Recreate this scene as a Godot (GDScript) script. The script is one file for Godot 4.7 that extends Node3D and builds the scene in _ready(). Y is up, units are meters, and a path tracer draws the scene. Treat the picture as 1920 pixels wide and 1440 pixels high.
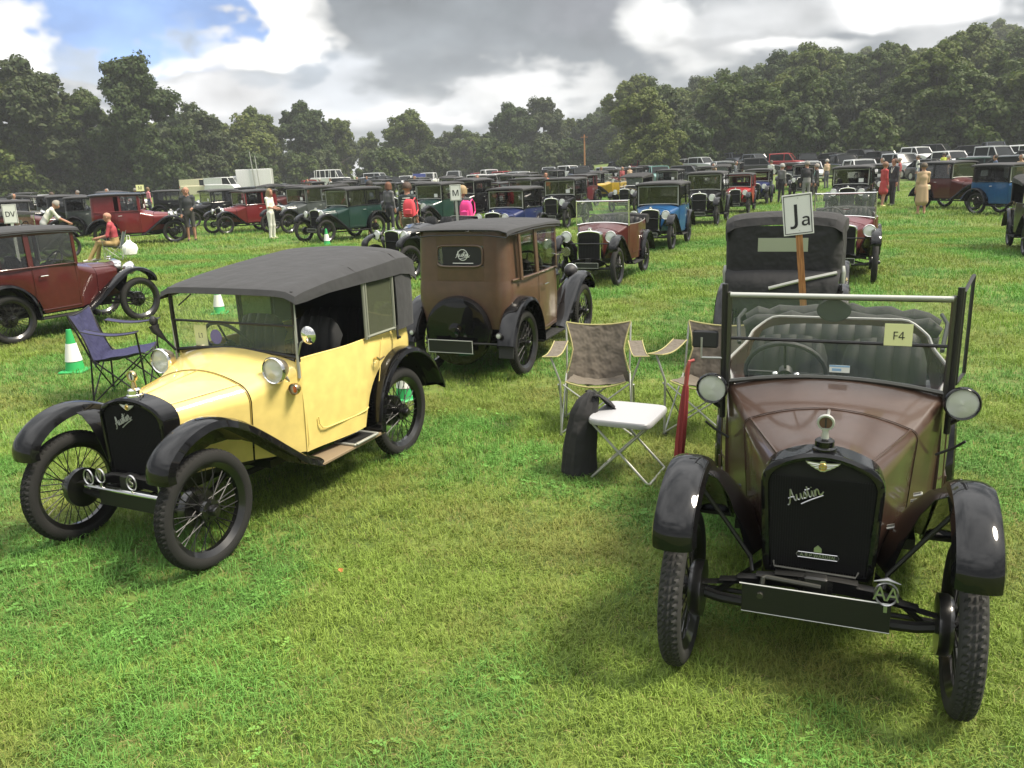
extends Node3D
# A vintage car rally on a grass field. Metres, y up, the camera looks along -z. Cars: local +z is forward, origin on the ground under the front axle.

var rng := RandomNumberGenerator.new()
var M := {}
var cache := {}
var used := {}
var patch := FastNoiseLite.new()
var fine := FastNoiseLite.new()


class Mb:
	# collects triangles (given counter-clockwise from outside); normals are smoothed below an angle
	var V := PackedVector3Array()
	var C := PackedColorArray()
	var tint := Color.WHITE
	var tinted := false

	func tri(a: Vector3, b: Vector3, c: Vector3) -> void:
		V.append(a)
		V.append(c)
		V.append(b)
		if tinted:
			C.append(tint)
			C.append(tint)
			C.append(tint)

	func quad(a: Vector3, b: Vector3, c: Vector3, d: Vector3) -> void:
		tri(a, b, c)
		tri(a, c, d)

	func fan(r: PackedVector3Array, flip := false) -> void:
		var c := Vector3.ZERO
		for p in r:
			c += p
		c /= r.size()
		for k in r.size():
			var m := (k + 1) % r.size()
			if flip:
				tri(c, r[m], r[k])
			else:
				tri(c, r[k], r[m])

	func loft(rings: Array, close := true, cap := 3) -> void:
		for i in rings.size() - 1:
			var p: PackedVector3Array = rings[i]
			var q: PackedVector3Array = rings[i + 1]
			var n := p.size()
			for k in (n if close else n - 1):
				var m := (k + 1) % n
				quad(p[k], p[m], q[m], q[k])
		if cap & 1:
			fan(rings[0], true)
		if cap & 2:
			fan(rings[-1], false)

	func box(c: Vector3, s: Vector3, bev := 0.0, b := Basis()) -> void:
		var h := s * 0.5
		var e := minf(bev, minf(h.x, minf(h.y, h.z)) * 0.9)
		var rings := []
		for lv in ([[-h.y, 0.0], [h.y, 0.0]] if e <= 0.0 else [[-h.y, e], [-h.y + e, 0.0], [h.y - e, 0.0], [h.y, e]]):
			var x: float = h.x - lv[1]
			var z: float = h.z - lv[1]
			var r := PackedVector3Array()
			if e <= 0.0:
				r = PackedVector3Array([Vector3(x, lv[0], z), Vector3(x, lv[0], -z), Vector3(-x, lv[0], -z), Vector3(-x, lv[0], z)])
			else:
				r = PackedVector3Array([Vector3(x, lv[0], z - e), Vector3(x, lv[0], -z + e), Vector3(x - e, lv[0], -z), Vector3(-x + e, lv[0], -z), Vector3(-x, lv[0], -z + e), Vector3(-x, lv[0], z - e), Vector3(-x + e, lv[0], z), Vector3(x - e, lv[0], z)])
			for k in r.size():
				r[k] = c + b * r[k]
			rings.append(r)
		loft(rings)

	func tube(pts: Array, r: Variant, sides := 6, cap := 3, squash := 1.0) -> void:
		var rings := []
		var up := Vector3.UP
		for i in pts.size():
			var a: Vector3 = pts[maxi(i - 1, 0)]
			var b: Vector3 = pts[mini(i + 1, pts.size() - 1)]
			var d := (b - a).normalized()
			if i == 0 and absf(d.dot(up)) > 0.9:
				up = Vector3.RIGHT
			up = (up - d * up.dot(d)).normalized()
			var side := d.cross(up)
			var ring := PackedVector3Array()
			var rad: float = r[i] if r is Array else r
			for k in sides:
				var t := TAU * k / sides
				ring.append(pts[i] + (side * cos(t) * squash + up * sin(t)) * rad)
			rings.append(ring)
		loft(rings, true, cap)

	func lathe(profile: Array, seg: int, xf := Transform3D(), close := false) -> void:
		# profile of Vector2(radius, height along local y)
		var rings := []
		for p in profile:
			var ring := PackedVector3Array()
			for k in seg:
				var t := -TAU * k / seg
				ring.append(xf * Vector3(p.x * cos(t), p.y, p.x * sin(t)))
			rings.append(ring)
		if close:
			rings.append(rings[0])
		loft(rings, true, 0)

	func shell(rows: Array, thick: float) -> void:
		# a grid of points with a second skin below it and closed borders
		var nr := rows.size()
		var nc: int = rows[0].size()
		var low := []
		for i in nr:
			var r := PackedVector3Array()
			for k in nc:
				var du: Vector3 = rows[i][mini(k + 1, nc - 1)] - rows[i][maxi(k - 1, 0)]
				var dv: Vector3 = rows[mini(i + 1, nr - 1)][k] - rows[maxi(i - 1, 0)][k]
				r.append(rows[i][k] - du.cross(dv).normalized() * thick)
			low.append(r)
		for i in nr - 1:
			for k in nc - 1:
				quad(rows[i][k], rows[i][k + 1], rows[i + 1][k + 1], rows[i + 1][k])
				quad(low[i][k], low[i + 1][k], low[i + 1][k + 1], low[i][k + 1])
		for i in nr - 1:
			quad(rows[i][0], rows[i + 1][0], low[i + 1][0], low[i][0])
			quad(rows[i + 1][nc - 1], rows[i][nc - 1], low[i][nc - 1], low[i + 1][nc - 1])
		for k in nc - 1:
			quad(rows[0][k + 1], rows[0][k], low[0][k], low[0][k + 1])
			quad(rows[nr - 1][k], rows[nr - 1][k + 1], low[nr - 1][k + 1], low[nr - 1][k])

	func slab(poly: PackedVector2Array, depth: float, xf := Transform3D()) -> void:
		# a flat outline in local xy, pushed along local z from 0 to depth
		var t := Geometry2D.triangulate_polygon(poly)
		for i in range(0, t.size(), 3):
			var a := poly[t[i]]
			var b := poly[t[i + 1]]
			var c := poly[t[i + 2]]
			if (b - a).cross(c - a) < 0.0:
				var s := b
				b = c
				c = s
			tri(xf * Vector3(a.x, a.y, depth), xf * Vector3(b.x, b.y, depth), xf * Vector3(c.x, c.y, depth))
			tri(xf * Vector3(a.x, a.y, 0), xf * Vector3(c.x, c.y, 0), xf * Vector3(b.x, b.y, 0))
		var cw := Geometry2D.is_polygon_clockwise(poly)
		for k in poly.size():
			var p := poly[k]
			var q := poly[(k + 1) % poly.size()]
			if cw:
				var s := p
				p = q
				q = s
			quad(xf * Vector3(p.x, p.y, 0), xf * Vector3(q.x, q.y, 0), xf * Vector3(q.x, q.y, depth), xf * Vector3(p.x, p.y, depth))

	func ball(c: Vector3, r: Vector3, seg := 10, rows := 6) -> void:
		var prof := []
		for k in rows + 1:
			var a := PI * k / rows - PI / 2
			prof.append(Vector2(maxf(cos(a), 0.001), sin(a)))
		lathe(prof, seg, Transform3D(Basis.from_scale(r), c))

	func mesh(deg := 40.0) -> ArrayMesh:
		var n := V.size()
		var unit := PackedVector3Array()
		var wide := PackedVector3Array()
		unit.resize(n / 3)
		wide.resize(n / 3)
		var at := {}
		for i in n / 3:
			var a := V[3 * i]
			var f := (V[3 * i + 2] - a).cross(V[3 * i + 1] - a)
			wide[i] = f
			unit[i] = f.normalized()
			if deg < 0.0:
				continue
			for k in 3:
				var key := Vector3i((V[3 * i + k] * 8192.0).round())
				if at.has(key):
					at[key].append(i)
				else:
					at[key] = [i]
		var N := PackedVector3Array()
		N.resize(n)
		var least := cos(deg_to_rad(deg))
		for i in (n if deg >= 0.0 else 0):
			var f := unit[i / 3]
			var s := Vector3.ZERO
			for j in at[Vector3i((V[i] * 8192.0).round())]:
				if unit[j].dot(f) > least:
					s += wide[j]
			N[i] = s.normalized() if s.length_squared() > 0.0 else Vector3.UP
		if deg < 0.0:
			for i in n:
				N[i] = unit[i / 3]
		var arr := []
		arr.resize(Mesh.ARRAY_MAX)
		arr[Mesh.ARRAY_VERTEX] = V
		arr[Mesh.ARRAY_NORMAL] = N
		if tinted:
			arr[Mesh.ARRAY_COLOR] = C
		var m := ArrayMesh.new()
		m.add_surface_from_arrays(Mesh.PRIMITIVE_TRIANGLES, arr)
		return m


func numbered(called: String) -> String:
	used[called] = used.get(called, -1) + 1
	return called if used[called] == 0 else "%s_%03d" % [called, used[called]]


func tag(o: Node, label: String, category: String, group := "") -> void:
	o.set_meta("label", label)
	o.set_meta("category", category)
	if group:
		o.set_meta("group", group)


func thing(called: String, label: String, category: String, at: Vector3, turn := 0.0, group := "") -> Node3D:
	var o := Node3D.new()
	o.name = numbered(called)
	add_child(o, true)
	o.position = at
	o.rotation.y = deg_to_rad(turn)
	tag(o, label, category, group)
	return o


func part(parent: Node, called: String, mesh: Mesh, mat: Material, at := Vector3.ZERO, stuff := false) -> MeshInstance3D:
	var o := MeshInstance3D.new()
	o.name = called
	o.mesh = mesh
	o.material_override = mat
	o.position = at
	parent.add_child(o, true)
	if stuff:
		o.set_meta("kind", "stuff")
	return o


func built(key: String, f: Callable, deg := 40.0) -> Mesh:
	# a shape is made once and shared by all its copies
	if not cache.has(key):
		var b := Mb.new()
		f.call(b)
		cache[key] = b.mesh(deg)
	return cache[key]


func text(parent: Node, called: String, words: String, tall: float, xf: Transform3D, mat: Material, face := "Droid Sans", deep := 0.0015) -> MeshInstance3D:
	var f := SystemFont.new()
	f.font_names = PackedStringArray([face])
	var m := TextMesh.new()
	m.font = f
	m.text = words
	m.font_size = 32
	m.pixel_size = tall / 23.0
	m.depth = deep
	m.curve_step = 1.0
	var o := part(parent, called, m, mat)
	o.transform = xf
	return o


func lin(r: float, g: float, b: float) -> Color:
	return Color(r, g, b).linear_to_srgb()


func mat(called: String, c: Color, rough := 0.6, metal := 0.0, coat := 0.0) -> StandardMaterial3D:
	if M.has(called):
		return M[called]
	var m := StandardMaterial3D.new()
	m.resource_name = called
	m.albedo_color = c
	m.roughness = rough
	m.metallic = metal
	if coat > 0.0:
		m.clearcoat_enabled = true
		m.clearcoat = coat
		m.clearcoat_roughness = 0.06
	M[called] = m
	return m


func paint(called: String, c: Color) -> StandardMaterial3D:
	# coach paint: a soft base under a gloss coat, slightly uneven from polishing
	if M.has(called):
		return M[called]
	var m := mat(called, c, 0.5, 0.0, 0.8)
	m.clearcoat_roughness = 0.1
	m.metallic_specular = 0.3
	m.albedo_texture = M.mottle
	m.roughness_texture = M.smear
	m.roughness_texture_channel = BaseMaterial3D.TEXTURE_CHANNEL_RED
	m.uv1_triplanar = true
	m.uv1_scale = Vector3.ONE * 1.3
	return m


func noise_texture(freq: float, octaves: int, seed_: int, lo: Color, hi: Color, size := 256, normal := 0.0) -> NoiseTexture2D:
	var n := FastNoiseLite.new()
	n.seed = seed_
	n.frequency = freq
	n.fractal_octaves = octaves
	var t := NoiseTexture2D.new()
	t.width = size
	t.height = size
	t.seamless = true
	t.noise = n
	if normal > 0.0:
		t.as_normal_map = true
		t.bump_strength = normal
	else:
		var g := Gradient.new()
		g.set_color(0, lo)
		g.set_color(1, hi)
		t.color_ramp = g
	return t


func glass(called: String, c: Color, a: float) -> StandardMaterial3D:
	if M.has(called):
		return M[called]
	var m := mat(called, Color(c.r, c.g, c.b, a), 0.02)
	m.transparency = BaseMaterial3D.TRANSPARENCY_ALPHA
	return m


func _ready() -> void:
	rng.seed = 7
	camera_and_light()
	materials()
	ground()
	woods()
	front_cars()
	rally_cars()
	modern_cars()
	field_things()
	people()
	grass()


func camera_and_light() -> void:
	var cam := Camera3D.new()
	cam.name = "camera"
	add_child(cam)
	cam.fov = rad_to_deg(2.0 * atan(720.0 / 1533.0))
	cam.near = 0.05
	cam.far = 2500.0
	var b := Basis(Vector3.UP, 0.0) * Basis(Vector3.RIGHT, -0.257) * Basis(Vector3.BACK, -0.040)
	cam.transform = Transform3D(b, Vector3(0, 2.027, 0))
	cam.current = true
	var w := WorldEnvironment.new()
	w.name = "environment"
	add_child(w)
	var e := Environment.new()
	w.environment = e
	e.background_mode = Environment.BG_SKY
	e.sky = Sky.new()
	var pm := PanoramaSkyMaterial.new()
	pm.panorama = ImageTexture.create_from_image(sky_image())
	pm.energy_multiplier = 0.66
	e.sky.sky_material = pm
	e.background_energy_multiplier = 1.0
	e.tonemap_mode = Environment.TONE_MAPPER_LINEAR
	e.tonemap_exposure = 2.05
	e.fog_enabled = true
	e.fog_density = 0.0006
	e.fog_light_color = Color(0.86, 0.88, 0.90)
	e.sdfgi_enabled = true
	e.ssao_enabled = true
	e.ssil_enabled = true
	var sun := DirectionalLight3D.new()
	sun.name = "sun"
	add_child(sun)
	sun.light_color = Color(1.0, 0.955, 0.88)
	sun.light_energy = 1.1
	sun.light_angular_distance = 14.0
	sun.shadow_enabled = true
	var from := Vector3(0.62, 0.95, 0.12)
	sun.look_at_from_position(from, Vector3.ZERO)


# --- the sky: broken cloud, each bank placed by its bearing and height in degrees
func cloud(az: float, el: float) -> Color:
	var dir := Vector3(sin(az) * cos(el), sin(el), -cos(az) * cos(el))
	# clouds are stretched towards the horizon, as seen on a layer overhead
	var q := dir / (absf(dir.y) + 0.22)
	var wx := fine.get_noise_3d(q.x * 60.0, q.z * 60.0, 5.0)
	var wy := fine.get_noise_3d(q.x * 60.0, q.z * 60.0, 55.0)
	var n := patch.get_noise_3d(q.x * 24.0 + wx * 3.0, dir.y * 40.0, q.z * 24.0)
	var d := fine.get_noise_3d(dir.x * 260.0, dir.y * 360.0, dir.z * 260.0)
	var puff := absf(fine.get_noise_3d(dir.x * 620.0, dir.y * 900.0, dir.z * 620.0)) * 2.0 - 0.35
	# a grey deck between ten and twenty degrees, brightened overhead, out of view, to lift the shadows
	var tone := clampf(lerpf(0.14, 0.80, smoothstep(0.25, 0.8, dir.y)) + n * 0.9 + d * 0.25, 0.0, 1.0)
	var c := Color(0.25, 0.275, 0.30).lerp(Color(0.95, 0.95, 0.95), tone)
	c = c * lerpf(1.0, 1.75, smoothstep(0.3, 0.9, dir.y))  # added gain on the unseen upper sky for shadow fill
	var x := rad_to_deg(az) + wx * 4.0 + d * 2.2 + puff * 0.5
	var y := rad_to_deg(el) + wy * 2.6 + d * 1.5 + puff * 0.45
	for k in banks:
		var u: float = (x - k[0]) / k[2]
		var v: float = (y - k[1]) / k[3]
		var t: float = smoothstep(1.25, 1.25 - k[5], sqrt(u * u + v * v) + d * 0.30 + n * 0.12 + puff * 0.10)
		c = c.lerp(k[4] * (1.0 + 0.34 * d + 0.30 * n + 0.10 * puff), t * k[6])
	c.a = 1.0
	return c


var banks := [
	# az, el, half width, half height, colour, softness, share
	[-21.8, 12.2, 9.4, 4.9, Color(0.29, 0.45, 0.80), 0.35, 1.0],
	[-22.0, 7.5, 6.5, 0.9, Color(0.50, 0.62, 0.82), 0.9, 0.75],
	[-23.7, 7.5, 2.6, 0.8, Color(0.40, 0.45, 0.51), 0.8, 0.8],
	[-29.2, 7.4, 2.4, 1.9, Color(0.96, 0.96, 0.95), 0.5, 1.0],
	[-20.0, 4.9, 10.0, 1.9, Color(0.80, 0.80, 0.81), 0.8, 0.9],
	[-16.4, 7.8, 3.8, 1.0, Color(0.93, 0.92, 0.90), 0.4, 0.95],
	[-13.0, 8.9, 2.4, 2.1, Color(1.12, 1.1, 1.06), 0.35, 1.0],
	[-10.3, 6.0, 4.6, 1.9, Color(0.60, 0.63, 0.67), 0.6, 0.9],
	[-12.3, 6.4, 1.7, 1.3, Color(0.36, 0.41, 0.47), 0.7, 0.8],
	[-15.7, 5.9, 1.5, 0.8, Color(0.42, 0.47, 0.53), 0.8, 0.6],
	[-2.2, 9.4, 8.6, 4.0, Color(0.25, 0.275, 0.30), 0.5, 1.0],
	[6.2, 9.6, 3.6, 2.0, Color(0.31, 0.325, 0.36), 0.8, 0.7],
	[-3.5, 4.6, 9.0, 1.1, Color(0.74, 0.75, 0.76), 0.8, 0.8],
	[-3.9, 3.8, 1.9, 0.8, Color(0.98, 0.98, 0.97), 0.7, 0.8],
	[2.4, 4.8, 4.5, 1.2, Color(0.84, 0.84, 0.83), 0.8, 0.7],
	[11.6, 7.9, 3.2, 2.8, Color(1.05, 1.05, 1.03), 0.6, 0.85],
	[17.4, 8.2, 4.6, 2.6, Color(0.60, 0.61, 0.62), 0.7, 0.85],
	[16.0, 6.3, 5.2, 0.9, Color(0.48, 0.49, 0.50), 0.8, 0.7],
	[26.0, 8.6, 4.6, 2.0, Color(1.0, 1.0, 1.0), 0.5, 0.95],
	[19.2, 5.6, 4.6, 0.7, Color(0.93, 0.93, 0.92), 0.7, 0.8],
	[30.0, 6.2, 5.0, 1.4, Color(0.62, 0.63, 0.64), 0.8, 0.8],
]


func sky_image() -> Image:
	patch.seed = 3
	patch.frequency = 0.055
	patch.fractal_octaves = 4
	fine.seed = 11
	fine.frequency = 0.02
	fine.fractal_octaves = 5
	var W := 4096
	var H := 2048
	var whole := Image.create(W / 8, H / 8, false, Image.FORMAT_RGBAF)
	for j in H / 8:
		for i in W / 8:
			var az := wrapf((i + 0.5) / (W / 8) * TAU, -PI, PI)  # column 0 looks along -z
			var el := PI / 2 - (j + 0.5) / (H / 8) * PI
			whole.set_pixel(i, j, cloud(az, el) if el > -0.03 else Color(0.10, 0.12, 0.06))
	whole.resize(W, H, Image.INTERPOLATE_CUBIC)
	# the part of the sky before the camera, in full detail
	var y0 := H / 2 - 260
	var near := Image.create(1040, 262, false, Image.FORMAT_RGBAF)
	for j in 262:
		for i in 1040:
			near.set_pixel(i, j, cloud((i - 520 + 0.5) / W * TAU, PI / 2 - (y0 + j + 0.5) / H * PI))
	whole.blit_rect(near, Rect2i(520, 0, 520, 262), Vector2i(0, y0))
	whole.blit_rect(near, Rect2i(0, 0, 520, 262), Vector2i(W - 520, y0))
	return whole


func materials() -> void:
	M.smear = noise_texture(0.012, 4, 21, Color(0.75, 0.75, 0.75), Color(1, 1, 1))
	M.weave = noise_texture(0.05, 4, 22, Color(0.55, 0.55, 0.55), Color(1, 1, 1))
	M.mottle = noise_texture(0.02, 5, 27, Color(0.9, 0.9, 0.9), Color(1, 1, 1))
	M.folds = noise_texture(0.018, 3, 23, Color.BLACK, Color.WHITE, 256, 6.0)
	M.grit = noise_texture(0.12, 3, 24, Color.BLACK, Color.WHITE, 256, 4.0)
	paint("yellow_paint", lin(0.82, 0.65, 0.215))
	paint("brown_paint", lin(0.060, 0.034, 0.023))
	paint("saddle_paint", lin(0.1137, 0.0655, 0.0419)).clearcoat_roughness = 0.25
	var bk := paint("black_paint", lin(0.006, 0.006, 0.0065))
	bk.roughness = 0.3
	bk.metallic_specular = 0.15
	bk.clearcoat_roughness = 0.03
	paint("maroon_paint", lin(0.0744, 0.0136, 0.0124))
	paint("red_paint", lin(0.1488, 0.0136, 0.0149))
	paint("wine_paint", lin(0.0992, 0.0112, 0.0186))
	paint("green_paint", lin(0.0087, 0.0372, 0.031))
	paint("blue_paint", lin(0.0124, 0.0806, 0.2108))
	paint("navy_paint", lin(0.0124, 0.0217, 0.093))
	paint("grey_paint", lin(0.062, 0.0713, 0.0713))
	paint("taxi_paint", lin(0.504, 0.322, 0.014))
	paint("white_paint", lin(0.72, 0.73, 0.74))
	paint("silver_paint", lin(0.42, 0.44, 0.46))
	paint("teal_paint", lin(0.154, 0.294, 0.266))
	paint("charcoal_paint", lin(0.0217, 0.0236, 0.026))
	paint("steel_paint", lin(0.0992, 0.1116, 0.1364))
	paint("scarlet_paint", lin(0.31, 0.0186, 0.0186))
	paint("cream_paint", lin(0.62, 0.60, 0.42))
	paint("olive_paint", lin(0.0217, 0.0217, 0.0124))
	mat("chrome", lin(0.78, 0.77, 0.74), 0.12, 1.0)
	mat("brass", lin(0.62, 0.48, 0.26), 0.22, 1.0)
	mat("steel", lin(0.5, 0.5, 0.5), 0.35, 1.0)
	mat("dull_steel", lin(0.42, 0.43, 0.40), 0.5, 0.6)
	var r := mat("rubber", lin(0.010, 0.010, 0.0095), 0.85)
	r.normal_enabled = true
	r.normal_texture = M.grit
	r.normal_scale = 0.4
	r.uv1_triplanar = true
	r.uv1_scale = Vector3.ONE * 6.0
	mat("worn_rubber", lin(0.020, 0.020, 0.019), 0.8)
	mat("wheel_black", lin(0.006, 0.006, 0.006), 0.28, 0.0, 0.6)
	mat("chassis", lin(0.006, 0.006, 0.0055), 0.5)
	var h := mat("hood_canvas", lin(0.040, 0.041, 0.044), 0.95)
	h.albedo_texture = M.mottle
	h.normal_enabled = true
	h.normal_texture = M.folds
	h.normal_scale = 0.3
	h.uv1_triplanar = true
	h.uv1_scale = Vector3.ONE * 1.1
	h.rim_enabled = true
	h.rim = 0.3
	var k := mat("black_canvas", lin(0.022, 0.022, 0.023), 0.9)
	k.normal_enabled = true
	k.normal_texture = M.folds
	k.normal_scale = 0.8
	k.uv1_triplanar = true
	k.uv1_scale = Vector3.ONE * 1.1
	var l := mat("black_leather", lin(0.014, 0.014, 0.014), 0.5)
	l.normal_enabled = true
	l.normal_texture = M.grit
	l.normal_scale = 0.25
	l.uv1_triplanar = true
	l.uv1_scale = Vector3.ONE * 5.0
	mat("dark_lining", lin(0.03, 0.032, 0.024), 0.9)
	mat("tan_rubber", lin(0.20, 0.15, 0.09), 0.8)
	mat("brown_trim", lin(0.12, 0.06, 0.035), 0.5)
	mat("beading", lin(0.34, 0.34, 0.32), 0.35, 0.3)
	var g := mat("mesh_black", lin(0.006, 0.006, 0.006), 0.85)
	g.normal_enabled = true
	g.normal_texture = M.grit
	g.normal_scale = 0.6
	g.uv1_triplanar = true
	g.uv1_scale = Vector3.ONE * 9.0
	glass("pane_glass", Color(0.75, 0.85, 0.8), 0.04).metallic_specular = 0.3
	glass("screen_glass", Color(0.8, 0.85, 0.8), 0.09).metallic_specular = 0.35
	glass("fluted_glass", Color(0.88, 0.9, 0.84), 0.5)
	glass("saloon_glass", Color(0.02, 0.025, 0.02), 0.28)
	glass("celluloid", Color(0.35, 0.37, 0.3), 0.62)
	glass("tinted_glass", Color(0.02, 0.03, 0.03), 0.6)
	mat("dark_window", lin(0.012, 0.014, 0.015), 0.08).metallic_specular = 0.25
	mat("lamp_lens", lin(0.80, 0.81, 0.78), 0.08, 0.0, 1.0)
	mat("lamp_mirror", lin(0.85, 0.85, 0.82), 0.28, 1.0)
	mat("amber", lin(0.75, 0.16, 0.03), 0.2, 0.0, 0.8)
	mat("red_lens", lin(0.45, 0.02, 0.02), 0.2, 0.0, 0.8)
	mat("gold", lin(0.6, 0.42, 0.14), 0.3, 1.0)
	mat("white_card", lin(0.75, 0.76, 0.72), 0.7)
	mat("lime_card", lin(0.74, 0.76, 0.38), 0.7)
	mat("purple_card", lin(0.15, 0.10, 0.36), 0.5)
	mat("print_black", lin(0.02, 0.02, 0.022), 0.6)
	mat("print_blue", lin(0.25, 0.42, 0.62), 0.5)
	mat("plate_black", lin(0.012, 0.012, 0.012), 0.4)
	mat("white_line", lin(0.65, 0.65, 0.63), 0.5)
	mat("hinge_line", lin(0.30, 0.22, 0.05), 0.4)
	mat("celluloid_bright", lin(0.34, 0.37, 0.27), 0.25)
	mat("lamp_bowl", lin(0.55, 0.47, 0.36), 0.3, 0.9)
	mat("curtain_frame", lin(0.20, 0.21, 0.17), 0.5)
	mat("screen_frame", lin(0.07, 0.07, 0.06), 0.25, 0.5)
	mat("skin", lin(0.50, 0.27, 0.19), 0.6)


func height(x: float, z: float) -> float:
	# the field is level near by, lifts a little far off and climbs into a wooded hill on the right
	var d := sqrt(x * x + z * z)
	var bearing := rad_to_deg(atan2(x, -z))
	var right := smoothstep(-6.0, 30.0, bearing) if z < 0.0 else 0.0
	var far := smoothstep(45.0, 150.0, d)
	var h := far * (0.5 + 2.6 * right)
	var hill := smoothstep(112.0, 330.0, d) * smoothstep(-8.0, 34.0, bearing) if z < 0.0 else 0.0
	return h + hill * 21.0


func ground() -> void:
	var b := Mb.new()
	var rings := []
	var radii := [0.0, 2.0, 4.0, 6.0, 9.0, 12.0, 16.0, 22.0, 30.0, 40.0, 55.0, 70.0, 90.0, 115.0, 150.0, 180.0, 210.0, 240.0, 270.0, 300.0, 330.0, 380.0, 500.0, 800.0, 1600.0]
	for r in radii:
		var ring := PackedVector3Array()
		for k in 144:
			var t: float = -TAU * k / 144.0
			var x: float = maxf(r, 0.01) * cos(t)
			var z: float = maxf(r, 0.01) * sin(t)
			ring.append(Vector3(x, height(x, z), z))
		rings.append(ring)
	b.loft(rings, true, 0)
	var m := mat("turf", Color.WHITE, 1.0)
	var n := FastNoiseLite.new()
	n.seed = 5
	n.frequency = 0.02
	n.fractal_octaves = 6
	var t := NoiseTexture2D.new()
	t.width = 1024
	t.height = 1024
	t.seamless = true
	t.noise = n
	var g := Gradient.new()
	g.offsets = PackedFloat32Array([0.0, 0.4, 0.62, 1.0])
	g.colors = PackedColorArray([lin(0.055, 0.085, 0.016), lin(0.085, 0.130, 0.022), lin(0.115, 0.160, 0.028), lin(0.150, 0.180, 0.042)])
	t.color_ramp = g
	m.albedo_texture = t
	m.uv1_triplanar = true
	m.uv1_world_triplanar = true
	m.uv1_scale = Vector3.ONE * 0.09
	var bump := noise_texture(0.2, 3, 8, Color.BLACK, Color.WHITE, 512)
	m.heightmap_enabled = true
	m.heightmap_texture = bump
	m.heightmap_scale = 3.0
	var o := MeshInstance3D.new()
	o.name = "field"
	o.mesh = b.mesh(80.0)
	o.material_override = m
	add_child(o, true)
	o.set_meta("kind", "structure")
	tag(o, "wide mown grass field with yellowish and green patches", "field")


func blade(b: Mb, at: Vector3, turn: float, tall: float, wide: float, bend: float) -> void:
	var out := Vector3(cos(turn), 0, sin(turn))
	var side := Vector3(-out.z, 0, out.x) * wide * 0.5
	var mid := at + Vector3.UP * tall * 0.6 + out * bend * tall * 0.35
	var tip := at + Vector3.UP * tall * (1.0 - 0.35 * bend) + out * bend * tall * 1.0
	b.quad(at - side, at + side, mid + side * 0.75, mid - side * 0.75)
	b.tri(mid - side * 0.75, mid + side * 0.75, tip)


func tuft(seed_: int, blades: int, spread: float, tall: float, wide: float, bend: float) -> ArrayMesh:
	var r := RandomNumberGenerator.new()
	r.seed = seed_
	var b := Mb.new()
	b.tinted = true
	for i in blades:
		var a := r.randf() * TAU
		var d := sqrt(r.randf()) * spread
		var s := r.randf_range(0.45, 1.6)
		b.tint = Color(s * r.randf_range(0.9, 1.15), s, s * r.randf_range(0.8, 1.1))
		blade(b, Vector3(cos(a) * d, -0.006, sin(a) * d), r.randf() * TAU, tall * r.randf_range(0.55, 1.3), wide * r.randf_range(0.7, 1.2), bend * r.randf_range(0.3, 1.5))
	return b.mesh(-1.0)


func sward(called: String, label: String, mesh: Mesh, m: Material, spots: Array) -> void:
	# spots: [x, z, size, colour]
	var mm := MultiMesh.new()
	mm.transform_format = MultiMesh.TRANSFORM_3D
	mm.use_colors = true
	mm.mesh = mesh
	mm.instance_count = spots.size()
	for i in spots.size():
		var s = spots[i]
		var bs := Basis(Vector3.UP, rng.randf() * TAU).scaled(Vector3(s[2], s[2] * s[4], s[2]))
		mm.set_instance_transform(i, Transform3D(bs, Vector3(s[0], height(s[0], s[1]), s[1])))
		mm.set_instance_color(i, s[3])
	var o := MultiMeshInstance3D.new()
	o.name = called
	o.multimesh = mm
	o.material_override = m
	add_child(o, true)
	o.set_meta("kind", "stuff")
	tag(o, label, "grass")


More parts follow.
